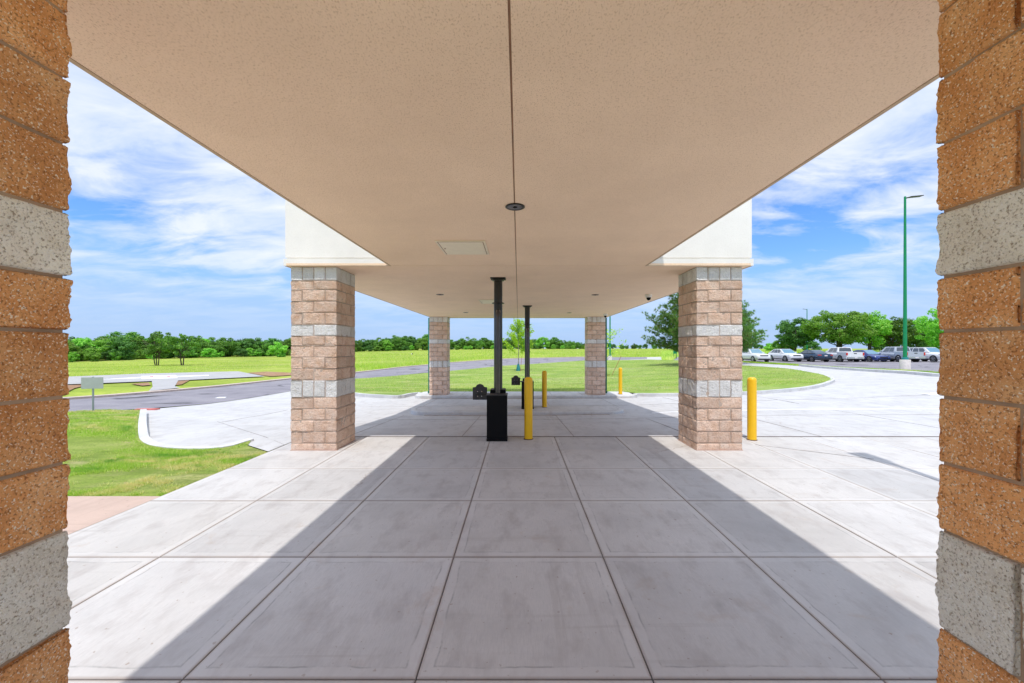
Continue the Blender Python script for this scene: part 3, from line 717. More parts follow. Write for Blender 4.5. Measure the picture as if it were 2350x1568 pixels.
lamp_post(5.42, 2.75, 7.9, 'green lamp post out of view beside the walk, casting the thin shadow on the concrete', PI/2, base=False, group='lamp posts by the building')

# small road sign seen from behind, small green board, stakes
x, y = G(213.7, 945.5, .1)
r = empty('road_sign', (x, y, Z(x, y)+.08), .25, label='back of a small blank grey road sign on a perforated post at the lawn edge', cat='sign')
k = y/F
MB().box(-.015, .015, -.018, .018, -.2, 82*k).build('post', M['steel'], r)
MB().box(-.26, .26, -.034, -.026, 55*k, 81*k).build('sign_plate', M['signback'], r, bevel=.003)
x, y = G(1549, 824)
r = empty('notice_board', (x, y, Z(x, y)), 0, label='small green notice board on two legs beyond the lawn, seen beside the front right column', cat='sign')
k = y/F
for sx in (-3.2, 3.2): MB().box(sx*k-.03, sx*k+.03, -.03, .03, 0, 22*k).build('leg', M['greendark'], r)
MB().box(-4.3*k, 4.3*k, -.06, -.031, 12*k, 22*k).build('board', M['green'], r)

# ------------------------------------------------------------------ vegetation
def leaf_quads(P, Nn, size, aspect=1.6):
    n = len(P); Nn = Nn/np.maximum(np.linalg.norm(Nn, axis=1, keepdims=True), 1e-6)
    t = rng.normal(size=(n, 3)); u = np.cross(Nn, t); u /= np.maximum(np.linalg.norm(u, axis=1, keepdims=True), 1e-6); w = np.cross(Nn, u)
    s = (size*rng.uniform(.6, 1.4, n))[:, None]
    V = np.stack([P-u*s*aspect*.5, P-w*s*.45+u*s*.08, P+u*s*aspect*.5, P+w*s*.45+u*s*.08], 1).reshape(-1, 3)
    return V, np.arange(4*n).reshape(n, 4)
def crown_pts(h, w, n, nb, rb, z0, flat=.75, seed=0, shape=1.0):
    """leaf clumps on many small lobes spread through an egg-shaped volume"""
    r = np.random.default_rng(seed)
    cz = (z0+h)/2; hz = (h-z0)/2
    c = []
    while len(c) < nb:
        p = r.uniform(-1, 1, 3)
        q = np.linalg.norm(p)
        if q > 1 or q < .2: continue
        wz = 1-.25*max(0, -p[2])*shape
        c.append((p[0]*w/2*wz*.86, p[1]*w/2*wz*.86, cz+p[2]*hz*.86))
    c = np.array(c); R = rb*r.uniform(.55, 1.25, nb)
    prob = R**2/np.sum(R**2); idx = r.choice(nb, n, p=prob)
    d = r.normal(size=(n, 3)); d /= np.linalg.norm(d, axis=1, keepdims=True)
    rad = R[idx]*r.uniform(.55, 1.12, n)
    P = c[idx] + d*rad[:, None]*np.array([1, 1, flat])
    return P, d + np.array([0, 0, .5]) + r.normal(size=(n, 3))*.5, c, R
def tree_proto(name, h, w, n, nb, rb, z0, size, mat, bark, seed, trunks=1, tr=.16, label='', cat='tree', group=None, flat=.75, limbs=8, shape=1.0):
    root = empty(name, (0, 0, 0), label=label, cat=cat, group=group)
    P, Nn, c, R = crown_pts(h, w, n, nb, rb, z0, flat, seed, shape)
    V, Fc = leaf_quads(P, Nn, size)
    np_obj('crown', V, Fc, mat, root)
    r = random.Random(seed); mb = MB()
    for t in range(trunks):
        bx = (t-(trunks-1)/2)*.25; top = Vector((bx*3+r.uniform(-.2, .2), r.uniform(-.3, .3), z0+(h-z0)*.55))
        pts = [Vector((bx, 0, -.3)).lerp(top, s) + Vector((math.sin(s*5+seed)*.1*h*.1, math.cos(s*4)*.05, 0)) for s in np.linspace(0, 1, 7)]
        mb.tube(pts, [tr*(1.25-s*.95) for s in np.linspace(0, 1, 7)], 8)
        for k in range(limbs):
            tgt = Vector(c[r.randrange(len(c))]); s = r.uniform(.35, .85); st = pts[0].lerp(top, s)
            st = pts[int(s*6)]; mid = st.lerp(tgt, .5) + Vector((0, 0, -.05*h*.2))
            mb.tube([st, mid, tgt], [tr*.45, tr*.28, tr*.1], 5)
    mb.build('trunk', bark, root, smooth=True)
    return root
def copy_tree(o, loc, rz, sc, label=None, group=None):
    c = o.copy(); COL.objects.link(c); c.location = loc; c.rotation_euler = (0, 0, rz); c.scale = sc if isinstance(sc, tuple) else (sc, sc, sc)
    if label: c['label'] = label
    if group: c['group'] = group
    for ch in o.children:
        d = ch.copy(); COL.objects.link(d); d.parent = c
    return c
protos = []
specs = [('leaf', 8, 8.0, 7000, 76, .85, -.5), ('leaf2', 7, 7.5, 6400, 66, .8, -.6), ('leafdark', 8.5, 7.0, 7000, 72, .85, -.4), ('leaf', 7.5, 9.5, 7400, 84, .85, -.2), ('leaf2', 6.0, 6.0, 5200, 52, .75, -.4), ('leafdark', 7.2, 8.5, 6200, 66, .85, -.3)]
for i, (m_, h, w, n, nb, rb, z0) in enumerate(specs):
    protos.append([tree_proto('broadleaf_tree', h, w, n, nb, rb, z0, .27, M[m_], M['bark'], 20+i, tr=.12, shape=0, label='x', group='x'), h, False])
used = set()
def place_tree(i, loc, rz, sc, label, group):
    p = protos[i][0]
    if i not in used:
        used.add(i); p.location = loc; p.rotation_euler = (0, 0, rz); p.scale = sc if isinstance(sc, tuple) else (sc,)*3; p['label'] = label; p['group'] = group; return p
    return copy_tree(p, loc, rz, sc, label, group)
rr = random.Random(5)
def tree_row(px0, px1, n, dfun, hpx, label, group, ids, jitter=8):
    for k in range(n):
        px = px0 + (px1-px0)*(k+.5)/n + rr.uniform(-jitter, jitter); d = dfun(px)*rr.uniform(.97, 1.06)
        x = (px-VX)/F*d; i = rr.choice(ids); hh = hpx(px)*rr.uniform(.84, 1.14)*d/F
        z = Z(x, d)-.1; s = hh/protos[i][1]
        place_tree(i, (x, d, z), rr.uniform(0, 6.28), (s*rr.uniform(.85, 1.6), s*rr.uniform(.9, 1.5), s*rr.uniform(.85, 1.1)), label, group)
ip = lambda xs, ys: (lambda v: float(np.interp(v, xs, ys)))
tree_row(120, 690, 24, ip([120, 690], [112, 165]), ip([120, 300, 450, 690], [57, 53, 42, 38]), 'broadleaf tree in the dense wood along the left field edge', 'trees of the left wood', [0, 1, 2, 3, 5])
tree_row(140, 690, 20, ip([120, 690], [124, 180]), ip([120, 300, 450, 690], [59, 56, 43, 39]), 'broadleaf tree in the dense wood along the left field edge', 'trees of the left wood', [0, 2, 3, 5])
tree_row(690, 990, 20, ip([690, 990], [185, 235]), ip([690, 815, 990], [37, 30, 32]), 'broadleaf tree in the far tree line seen between the front left and far left columns', 'trees of the middle left tree line', [0, 1, 2, 3, 4, 5], 5)
tree_row(690, 990, 12, ip([690, 990], [215, 260]), ip([690, 990], [35, 33]), 'broadleaf tree in the far tree line seen between the front left and far left columns', 'trees of the middle left tree line', [0, 2, 3, 5], 6)
tree_row(990, 1400, 36, ip([990, 1400], [265, 280]), ip([990, 1040, 1080, 1130, 1200, 1260, 1320, 1400], [27, 21, 29, 20, 26, 26, 18, 14]), 'broadleaf tree in the distant tree line framed by the two far columns', 'trees of the central tree line', [0, 1, 2, 3, 4, 5], 5)
tree_row(990, 1400, 16, ip([990, 1400], [300, 310]), ip([990, 1400], [23, 15]), 'broadleaf tree in the distant tree line framed by the two far columns', 'trees of the central tree line', [2, 5, 0], 6)
tree_row(1400, 1800, 26, ip([1400, 1800], [290, 290]), ip([1400, 1800], [13, 12]), 'low tree on the horizon to the right of the far right column', 'trees of the right horizon', [2, 5, 0], 6)

for a, b, n_, df, hf, lb in ((130, 690, 22, ip([120, 690], [108, 158]), ip([120, 690], [26, 20]), 'low bush along the foot of the left wood'),
                            (690, 1400, 40, ip([690, 990, 1400], [182, 230, 262]), ip([690, 1400], [15, 9]), 'low bush at the foot of the distant tree line')):
    tree_row(a, b, n_, df, hf, lb, 'bushes at the foot of the tree lines', [4, 5, 1], 9)
def one(i, px, d, hpx, wf, label, group=None):
    x = (px-VX)/F*d; s = hpx*d/F/protos[i][1]
    return place_tree(i, (x, d, Z(x, d)-.05), rr.uniform(0, 6.28), (s*wf, s*wf, s), label, group or 'trees behind the parked cars')
# right-hand trees behind the parked cars
G2 = 'trees behind the parked cars'
def big(name, px, d, toppx, w, n, nb, rb, z0, size, mat, seed, label, **kw):
    x = (px-VX)/F*d; z = Z(x, d); h = CH + (VY-toppx)/F*d - z
    t = tree_proto(name, h, w, n, nb, rb, z0, size, M[mat], M['bark'], seed, label=label, group=G2, **kw); t.location = (x, d, z-.05); return t
big('broadleaf_tree', 1826, 82, 722, 9.0, 12000, 120, .72, 1.0, .20, 'leafdark', 61, 'dark green tree behind the parked dark sedan, left of the big bright tree', limbs=12, tr=.2)
big('broadleaf_tree', 1925, 74, 706, 13.0, 20000, 190, .72, 1.5, .20, 'leaf2', 62, 'biggest bright green tree with a broad round crown above the parked white pickup', trunks=3, limbs=14, tr=.2)
big('broadleaf_tree', 1995, 76, 712, 8.0, 10000, 105, .68, 1.4, .20, 'leaf2', 63, 'bright green upright tree touching the right side of the biggest tree', limbs=10, trunks=2, tr=.16)
big('broadleaf_tree', 2050, 80, 721, 9.5, 12000, 120, .72, 1.2, .20, 'leaf', 64, 'olive green tree behind the parked blue sedan, left of the tall lamp post', limbs=12, tr=.2)
big('broadleaf_tree', 2105, 84, 735, 9.5, 11000, 110, .72, 1.0, .20, 'leafdark', 65, 'dark tree just right of the tall green lamp post', limbs=12, tr=.2)
big('broadleaf_tree', 2168, 66, 698, 9.0, 13000, 125, .68, .6, .18, 'leaf2', 66, 'bright tree cut off by the right near column, behind the parked white SUV', limbs=12, tr=.18)
for px, d, hp, i in ((1768, 90, 18, 4), (1790, 84, 26, 1), (1810, 88, 27, 4), (1862, 92, 24, 5), (2020, 96, 34, 5), (2080, 98, 34, 2), (2135, 96, 38, 0), (2200, 90, 44, 1)):
    one(i, px, d, hp+8, 1.1, 'low bushy growth under the trees behind the parked cars', 'bushes behind the parked cars')
# pair of field trees left
x, y = G(371, 838.5)
t = tree_proto('field_tree', 88*y/F, 7.0, 4600, 52, .50, .9, .18, M['leaf'], M['bark'], 41, trunks=3, tr=.075, label='left tree of the open-branched pair standing alone in the field', group='pair of trees in the field', limbs=16); t.location = (x-.9, y, Z(x, y))
x, y = G(418, 838.5)
t = tree_proto('field_tree', 78*y/F, 7.5, 4800, 52, .52, 1.5, .18, M['leaf'], M['bark'], 47, trunks=2, tr=.09, label='right tree of the pair standing alone in the field, with a forked trunk', group='pair of trees in the field', limbs=16); t.location = (x, y, Z(x, y))
one(4, 640, 140, 38, 1.1, 'rounded tree at the right end of the left wood, in front of its neighbours', 'trees of the left wood')

# pine behind the front right column
def pine(px, d, toppx, w, label, seed):
    x = (px-VX)/F*d; z = Z(x, d); h = CH + (VY-toppx)/F*d - z; r = np.random.default_rng(seed); rp = random.Random(seed)
    root = empty('pine_tree', (x, d, z), label=label, cat='tree', group='pines on the lawn'); mb = MB(); P = []; Dn = []
    mb.tube([(0, 0, -.3), (0.05, 0, h*.4), (0, .05, h*.97)], [.26, .16, .03], 8)
    zz = 1.5
    while zz < h*.97:
        f = (zz-1.5)/(h-1.5); L_ = w/2*(1-f)**.62*(1 if f > .12 else .75+2*f); nb = rp.randint(5, 7)
        for k in range(nb):
            a = 2*PI*(k+rp.random()*.8)/nb; Lb = max(.25, L_*rp.uniform(.7, 1.12)); dr = Vector((math.cos(a), math.sin(a), 0))
            p0 = Vector((0, 0, zz)); pe = p0 + dr*Lb + Vector((0, 0, Lb*rp.uniform(.05, .42)+.1))
            pm = p0 + dr*Lb*.55 + Vector((0, 0, Lb*.03))
            mb.tube([p0, pm, pe], [.045, .03, .012], 4)
            for s in np.arange(.2, 1.02, .16/max(Lb, .5)*1.5):
                q = (p0.lerp(pm, s/.55) if s < .55 else pm.lerp(pe, (s-.55)/.45))
                for m_ in range(4):
                    sp = Vector((rp.uniform(-1, 1), rp.uniform(-1, 1), rp.uniform(-.3, .8)))*.36
                    tip = q + sp
                    for c_ in range(20):
                        P.append(tuple(tip)); v = Vector((rp.gauss(0, 1), rp.gauss(0, 1), rp.gauss(.5, 1))) + dr*.6; Dn.append(tuple(v.normalized()))
        zz += .36
    P = np.array(P); Dn = np.array(Dn); n = len(P); sd = np.cross(Dn, r.normal(size=(n, 3))); sd /= np.linalg.norm(sd, axis=1, keepdims=True)
    ln = r.uniform(.2, .36, n)[:, None]
    V = np.stack([P-sd*.024, P+sd*.024, P+Dn*ln], 1).reshape(-1, 3)
    np_obj('crown', V, np.arange(3*n).reshape(n, 3), M['needle'], root); mb.build('trunk', M['bark'], root, smooth=True)
pine(1588, 43, 655, 11.5, 'tall dark green pine on the lawn, mostly hidden behind the front right column', 3)
pine(1680, 47, 684, 7.6, 'second pine showing to the right of the front right column', 4)

# young staked trees
def young(px, py, toppx, w, n, label, seed, stake, bag, dens=1.0):
    x, y = G(px, py, .13); z = Z(x, y)+.12; k = y/F; h = (py-toppx)*k; r = random.Random(seed)
    root = empty('young_tree', (x, y, z), label=label, cat='tree', group='young staked trees')
    mb = MB(); mb.tube([(0, 0, -.1), (.03, 0, h*.35), (-.03, .02, h*.7), (0, 0, h*.96)], [.04, .032, .02, .006], 8); P = []
    for b_ in range(16):
        s = .30+.62*b_/16; a = r.uniform(0, 6.28); Lb = w/2*(1.1-abs(s-.42)*1.5)*r.uniform(.65, 1.1)
        p0 = Vector((0, 0, h*s)); pe = p0 + Vector((math.cos(a)*Lb, math.sin(a)*Lb, Lb*r.uniform(.5, 1.0))); pm = p0.lerp(pe, .5) + Vector((0, 0, -.05))
        if pe.z > h: pe.z = h
        mb.tube([p0, pm, pe], [.012, .008, .003], 5)
        for q in range(int(n*(1.4-s)/16)):
            t = r.uniform(.25, 1.05); c = p0.lerp(pm, t*2) if t < .5 else pm.lerp(pe, t*2-1); P.append(tuple(c + Vector((r.gauss(0, .13), r.gauss(0, .13), r.gauss(0, .13)))))
    for q in range(int(n*.12)): P.append((r.gauss(0, .10), r.gauss(0, .10), h*r.uniform(.6, 1.0)))
    P = np.array(P); V, Fc = leaf_quads(P, rng.normal(size=P.shape)+np.array([0, 0, .6]), .095, 1.5)
    np_obj('crown', V, Fc, M['leafyoung'], root); mb.build('trunk', M['barklight'], root, smooth=True)
    if bag:
        o = MB().lathe([(.20, 0), (.21, .05), (.17, .35), (.11, .62), (.05, .72)], 16).build('watering_bag', M['teal'], root, smooth=True)
    for (a, b_) in stake: MB().tube([(a[0]*k, -.1, a[1]*k), (b_[0]*k, .05, b_[1]*k)], .018, 6).build('stake', M['stake'], root)
young(1189.5, 851.5, 732.5, 3.6, 4600, 'yellow-green young tree with a teal watering bag, on the lawn between the two black poles', 11, [((5, 0), (8, 34)), ((4, 1), (10, 4))], True)
young(1391, 862, 752, 3.4, 420, 'sparse young tree with leaning rusty stake, half hidden behind the far right column', 14, [((12, 0), (35, 45)), ((-2, 2), (12, 0))], False)

# little white marker in the field
x, y = G(945.7, 816.5)
r = empty('utility_marker', (x, y, Z(x, y)+.35), label='tiny white and dark marker standing in the tall field grass', cat='marker')
MB().box(-.28, -.02, -.1, .1, 0, .30).build('white_box', M['cam'], r, bevel=.03); MB().box(.02, .24, -.1, .1, .02, .3).build('dark_box', M['trim'], r, bevel=.03)

# grass blades
def blades(name, P, h, w, mat, lean=.35, kind='stuff', label=None, cat=None):
    n = len(P); a = rng.uniform(0, 2*PI, n); hh = h*rng.uniform(.45, 1.25, n); ww = w*rng.uniform(.6, 1.3, n)
    u = np.stack([np.cos(a), np.sin(a), np.zeros(n)], 1); b_ = rng.uniform(0, 2*PI, n); l = hh*rng.uniform(0, lean*2, n)
    tip = P + np.stack([np.cos(b_)*l, np.sin(b_)*l, hh], 1)
    V = np.stack([P-u*ww[:, None]/2, P+u*ww[:, None]/2, tip], 1).reshape(-1, 3)
    o = np_obj(name, V, np.arange(3*n).reshape(n, 3), mat)
    return tag(o, label=label, cat=cat, kind=kind)
def scatter(n, y0, y1, a0, a1, poly=None, excl=(), pw=2.0):
    t = rng.uniform(0, 1, n); y = 1/((1-t)/y0 + t/y1) if pw == 2 else y0+(y1-y0)*t
    a = rng.uniform(a0, a1, n); x = a*y
    m_ = np.ones(n, bool)
    if poly is not None: m_ &= inpoly(x, y, poly)
    for e in excl: m_ &= ~inpoly(x, y, e)
    return x[m_], y[m_]
x, y = scatter(520000, 4.86, 13.5, -1.25, -.42, left_lawn_poly)
cl = np.array([mn.noise((a*1.1, b*1.1, 3.3)) + .5*mn.noise((a*4, b*4, 1)) for a, b in zip(x, y)]); kp = cl + rng.uniform(-.3, .3, len(x)) > .06
x, y = x[kp], y[kp]; kp2 = np.array([(p.x, p.y) for p in resample(lk, .12)]); dm = np.min((x[:, None]-kp2[None, :, 0])**2 + (y[:, None]-kp2[None, :, 1])**2, 1) > .13**2; x, y = x[dm], y[dm]; zoff = -.012 + .13*np.clip((y-7.3)/1.2, 0, 1)
dd = np.clip(y/6, 1, 2.2)
blades('grass', np.stack([x, y, Zv(x, y)+zoff-.004], 1), .045, .0065*dd, M['blade'], .6, label='short sunlit lawn grass with dry patches at the left of the walk', cat='grass')
x, y = scatter(90000, 19.7, 70, -.45, .9, median_poly, ((( -4.7, 17), (5.4, 17), (5.4, 19.7), (-4.7, 19.7)),))
blades('grass', np.stack([x, y, Zv(x, y)+.125], 1), .06, .02*np.clip(y/25, 1, 2), M['blade'], .6, label='mown lawn grass between the canopy and the curving road', cat='grass')
# tall field grass beyond the road and behind the cars
def beyond(x, y):
    ru = [(p[0]/p[1], p[1]) for p in road_up]; ru.sort(); return np.interp(x/y, [p[0] for p in ru], [p[1] for p in ru])
x, y = scatter(300000, 19, 240, -1.2, .42)
m_ = (y > beyond(x, y)+1.2) & ~inpoly(x, y, cp); x, y = x[m_], y[m_]
a = x/y; near_edge = np.clip((y-beyond(x, y))/14, 0, 1)
left = np.clip((-a-.45)/.15, 0, 1)
m2 = ~((left > .5) & (y < beyond(x, y)*1.85)) & (rng.uniform(0, 1, len(x)) > left*.55); x, y, a, near_edge, left = [q[m2] for q in (x, y, a, near_edge, left)]
hh = (.55-.18*near_edge)*(1-left*.55)
blades('tall_grass', np.stack([x, y, Zv(x, y)-.04], 1), hh, .035*np.clip(y/45, .8, 5), M['tallblade'], .35, label='tall yellow-green meadow grass beyond the road', cat='grass')
x, y = scatter(90000, 56, 110, .36, 1.15, None, (carpark_poly,)); m_ = y > 57.5; x, y = x[m_], y[m_]
blades('tall_grass', np.stack([x, y, Zv(x, y)-.04], 1), .75, .08, M['tallblade'], .3, label='tall yellow grass behind the row of parked cars', cat='grass')
gs = [q for q in D([(1703,831), (1837,839.5), (1937,847), (2063,853), (2148,859), (2250,867)])]
xx = []; 
P = resample(gs, .02); P = np.array([(p.x, p.y) for p in P]); P = P[rng.integers(0, len(P), 30000)] + rng.normal(0, .35, (30000, 2))
P = P[(~inpoly(P[:, 0], P[:, 1], drive_poly)) & (~inpoly(P[:, 0], P[:, 1], carpark_poly))]
blades('grass', np.stack([P[:, 0], P[:, 1], Zv(P[:, 0], P[:, 1])-.02], 1), .16, .03, M['tallblade'], .5, label='narrow grass strip between the driveway and the parking lot', cat='grass')

# ------------------------------------------------------------------ cars (front towards -y in local space)
def quadpanel(mb, c, u0, u1, v0, v1, off, th=.01):
    c = [Vector(p) for p in c]      # bl, br, tr, tl
    n = (c[1]-c[0]).cross(c[3]-c[0]).normalized()
    def P(u, v): return (c[0].lerp(c[1], u)).lerp(c[3].lerp(c[2], u), v)
    q = [P(u0, v0), P(u1, v0), P(u1, v1), P(u0, v1)]
    mb.hexa([p+n*(off-th) for p in q] + [p+n*off for p in q]); return mb
def loft(mb, st):
    """st: (y, zb, zt, hw) rounded-box sections"""
    n = 12; vs = []
    for y, zb, zt, hw in st:
        h = zt-zb
        vs += [(-hw*.86, y, zb), (-hw*.96, y, zb+.12*h), (-hw, y, zb+.45*h), (-hw*.985, y, zb+.72*h), (-hw*.93, y, zb+.9*h), (-hw*.8, y, zt),
               (hw*.8, y, zt), (hw*.93, y, zb+.9*h), (hw*.985, y, zb+.72*h), (hw, y, zb+.45*h), (hw*.96, y, zb+.12*h), (hw*.86, y, zb)]
    fs = [(i*n+k, i*n+(k+1) % n, (i+1)*n+(k+1) % n, (i+1)*n+k) for i in range(len(st)-1) for k in range(n)]
    fs += [tuple(range(n-1, -1, -1)), tuple((len(st)-1)*n+k for k in range(n))]
    return mb.add(vs, fs)
def car(px, d, kind, mat, rear, label, yaw=0.0, **o):
    """the axle nearest to the camera stands at picture column px and depth d"""
    P = dict(
      suv=dict(L=4.55, W=1.84, body=[(-2.27,.42,.72,.74),(-2.2,.30,.86,.84),(-2.0,.24,.96,.90),(-1.2,.22,1.06,.92),(-.9,.22,1.08,.92),(2.0,.22,1.10,.92),(2.2,.28,1.06,.88),(2.28,.40,.95,.80)], cab=[(-.95,1.05,.84),(-.20,1.64,.66),(1.70,1.62,.66),(2.18,1.06,.80)], wb=(-1.38,1.28), r=.36),
      crossover=dict(L=4.5, W=1.82, body=[(-2.25,.42,.74,.76),(-2.18,.30,.88,.84),(-2.0,.24,.96,.89),(-1.1,.22,1.02,.91),(2.0,.22,1.10,.91),(2.18,.3,1.04,.87),(2.25,.40,.95,.80)], cab=[(-1.05,1.0,.83),(-.15,1.56,.66),(1.2,1.54,.66),(2.10,1.08,.78)], wb=(-1.36,1.34), r=.36),
      sedan=dict(L=4.9, W=1.85, body=[(-2.45,.40,.62,.74),(-2.38,.26,.72,.84),(-2.1,.2,.80,.90),(-1.0,.2,.94,.92),(1.5,.2,.98,.92),(2.1,.24,1.0,.90),(2.38,.30,.98,.86),(2.45,.42,.88,.78)], cab=[(-1.15,.92,.84),(-.25,1.44,.62),(.85,1.43,.62),(1.85,.99,.80)], wb=(-1.45,1.38), r=.34),
      sport=dict(L=4.7, W=1.84, body=[(-2.35,.36,.56,.72),(-2.28,.22,.68,.83),(-2.0,.18,.78,.90),(-1.0,.18,.90,.92),(1.5,.18,.97,.92),(2.1,.22,.98,.90),(2.3,.30,.94,.84)], cab=[(-1.15,.88,.83),(-.15,1.42,.62),(.7,1.42,.62),(1.95,.98,.78)], wb=(-1.40,1.35), r=.34),
      pickup=dict(L=5.5, W=1.90, body=[(-2.8,.50,.86,.80),(-2.72,.38,1.0,.88),(-2.4,.34,1.08,.94),(-1.3,.34,1.14,.95),(-1.0,.34,1.15,.95),(1.02,.34,1.15,.95)], cab=[(-1.30,1.12,.86),(-.65,1.74,.72),(.90,1.76,.72),(1.02,1.14,.88)], wb=(-1.75,1.55), r=.39))[kind]
    # local origin at the middle of the car; the near axle is at -y when facing us, +y end when seen from behind
    ax = P['wb'][1] if rear else -P['wb'][0]
    x = (px-VX)/F*d; y = d+ax
    root = empty(o.get('name', 'parked_car'), (x, y, Z(x, y)+.02), (PI if rear else 0)+yaw, label=label, cat=o.get('cat', 'car'), group='cars parked in a row')
    mb = loft(MB(), P['body'])
    if kind == 'pickup':
        mb.hexa([(-.95,1.0,.40),(.95,1.0,.40),(.95,2.68,.40),(-.95,2.68,.40),(-.94,1.0,.70),(.94,1.0,.70),(.94,2.68,.70),(-.94,2.68,.70)])
        for s in (-1, 1): mb.box(min(s*.95, s*.85), max(s*.95, s*.85), 1.025, 2.68, .69, 1.18)
        mb.box(-.85, .85, 1.025, 1.08, .69, 1.18)
    mb.build('body', mat, root, bevel=.02, smooth=True)
    c = P['cab']; y0, z0, w0 = c[0]; y1, z1, w1 = c[1]; y2, z2, w2 = c[2]; y3, z3, w3 = c[3]
    LB = [(-w0, y0, z0), (w0, y0, z0), (w1, y1, z1), (-w1, y1, z1)]                 # windshield
    RB = [(w3, y3, z3), (-w3, y3, z3), (-w2, y2, z2), (w2, y2, z2)]                 # rear window
    SL = [(-w3, y3, z3), (-w0, y0, z0), (-w1, y1, z1), (-w2, y2, z2)]
    SR = [(w0, y0, z0), (w3, y3, z3), (w2, y2, z2), (w1, y1, z1)]
    cab = MB().add([LB[0], LB[1], RB[0], RB[1], LB[3], LB[2], RB[3], RB[2]], [(0,3,2,1),(4,5,6,7),(0,1,5,4),(1,2,6,5),(2,3,7,6),(3,0,4,7)])
    cab.build('cabin', mat, root, bevel=.05, seg=3, smooth=True)
    quadpanel(MB(), LB, .06, .94, .10, .92, .012, .06).build('windshield', M['wind'], root, bevel=.005)
    quadpanel(MB(), RB, .09, .91, .18, .88, .012, .06).build('rear_window', M['glass'], root, bevel=.005)
    for Q, fl in ((SL, 1), (SR, 0)):
        cuts = ((.12, .38), (.41, .66), (.70, .86)) if kind in ('suv', 'crossover') else (((.20, .52), (.56, .82)) if kind != 'pickup' else ((.20, .55), (.59, .90)))
        for a, b_ in cuts:
            if fl: a, b_ = 1-b_, 1-a
            quadpanel(MB(), Q, a, b_, .14, .88, .012, .05).build('side_window', M['glass'], root, bevel=.004)
    for yy in P['wb']:
        for s in (-1, 1):
            wx = s*(P['W']/2-.11); r_ = P['r']
            ar = MB()
            ar.tube([(s*(P['W']/2-.16), yy, r_), (s*(P['W']/2+.006), yy, r_)], r_*1.14, 24).build('wheel_arch', M['trim'], root)
            w = MB().tube([(wx-.10, yy, r_), (wx-.085, yy, r_), (wx+.085, yy, r_), (wx+.12 if s > 0 else wx+.10, yy, r_)] if s > 0 else [(wx-.12, yy, r_), (wx-.085, yy, r_), (wx+.085, yy, r_), (wx+.10, yy, r_)], [r_*.9, r_, r_, r_*.9], 24).build('wheel', M['rubber'], root, smooth=True)
            fx = wx+s*.122
            rm = MB(); rm.tube([(fx-s*.01, yy, r_), (fx+s*.004, yy, r_)], r_*.16, 12)
            for k in range(5):
                a = 2*PI*k/5+.3; cv, sv = math.cos(a), math.sin(a); t = Vector((0, -sv, cv))
                p0 = Vector((fx, yy+cv*.02, r_+sv*.02)); p1 = Vector((fx, yy+cv*r_*.64, r_+sv*r_*.64)); h_ = Vector((s*.008, 0, 0))
                rm.hexa([p0-t*.035-h_, p1-t*.045-h_, p1+t*.045-h_, p0+t*.035-h_, p0-t*.035+h_, p1-t*.045+h_, p1+t*.045+h_, p0+t*.035+h_])
            n = 24
            vs = [(fx, yy+math.cos(2*PI*k/n)*rr_*r_, r_+math.sin(2*PI*k/n)*rr_*r_) for rr_ in (.62, .70) for k in range(n)]
            rm.add(vs, [(k, (k+1) % n, n+(k+1) % n, n+k) for k in range(n)])
            rm.build('rim', M['rim'], w)
    B = P['body']; yf = B[0][0]; yr = (2.68 if kind == 'pickup' else B[-1][0]); W = P['W']
    hz = {'suv': .84, 'crossover': .80, 'sedan': .64, 'sport': .60, 'pickup': .90}[kind]; tz = {'suv': .95, 'crossover': .93, 'sedan': .84, 'sport': .82, 'pickup': .96}[kind]
    for s in (-1, 1):
        MB().hexa([(s*.50, yf-.01, hz-.06), (s*.86, yf+.14, hz-.02), (s*.86, yf+.34, hz-.02), (s*.50, yf+.2, hz-.06), (s*.50, yf+.03, hz+.04), (s*.87, yf+.22, hz+.08), (s*.87, yf+.40, hz+.08), (s*.5, yf+.24, hz+.04)]).build('headlight', M['head'], root, bevel=.01)
        if kind == 'pickup': MB().box(min(s*.80, s*.952), max(s*.80, s*.952), 2.60, 2.70, .80, 1.12).build('tail_light', M['tail'], root, bevel=.01)
        else: MB().box(min(s*.50, s*.86), max(s*.50, s*.86), yr-.22, yr+.008, tz-.07, tz+.06).build('tail_light', M['tail'], root, bevel=.02)
        MB().box(min(s*(w0+.06), s*(w0+.24)), max(s*(w0+.06), s*(w0+.24)), y0+.36, y0+.46, z0+.04, z0+.20).build('mirror', mat, root, bevel=.03)
    MB().box(-.48, .48, yf-.012, yf+.2, hz-.12, hz+.02).build('grille', M['trim'], root, bevel=.02)
    MB().box(-.72, .72, yf+.0, yf+.2, .27, .46).build('lower_grille', M['trim'], root, bevel=.03)
    for s in (-1, 1): MB().box(min(s*(W/2-.03), s*(W/2+.004)), max(s*(W/2-.03), s*(W/2+.004)), P['wb'][0]+.45, P['wb'][1]-.45, .22, .34).build('sill_trim', M['trim'], root)
    if kind == 'pickup':
        g = MB().box(-.795, .795, 2.62, 2.68, .69, 1.18).build('tailgate', mat, root, bevel=.01)
        MB().box(-.16, .16, 2.681, 2.688, .98, 1.07).build('handle', M['trim'], g)
        MB().box(-.90, .90, 2.68, 2.83, .46, .62).build('rear_bumper', M['chrome'], root, bevel=.03)
        MB().box(-.17, .17, 2.832, 2.84, .48, .60).build('license_plate', M['plate'], root)
        MB().box(-.15, .15, .93, .98, 1.765, 1.79).build('brake_light', M['tail'], root)
    else:
        MB().box(-.78, .78, yr-.12, yr+.03, .27, .44).build('rear_bumper', M['trim'], root, bevel=.03)
        MB().box(-.17, .17, yr+.002, yr+.012, tz-.13, tz-.01).build('license_plate', M['plate'], root)
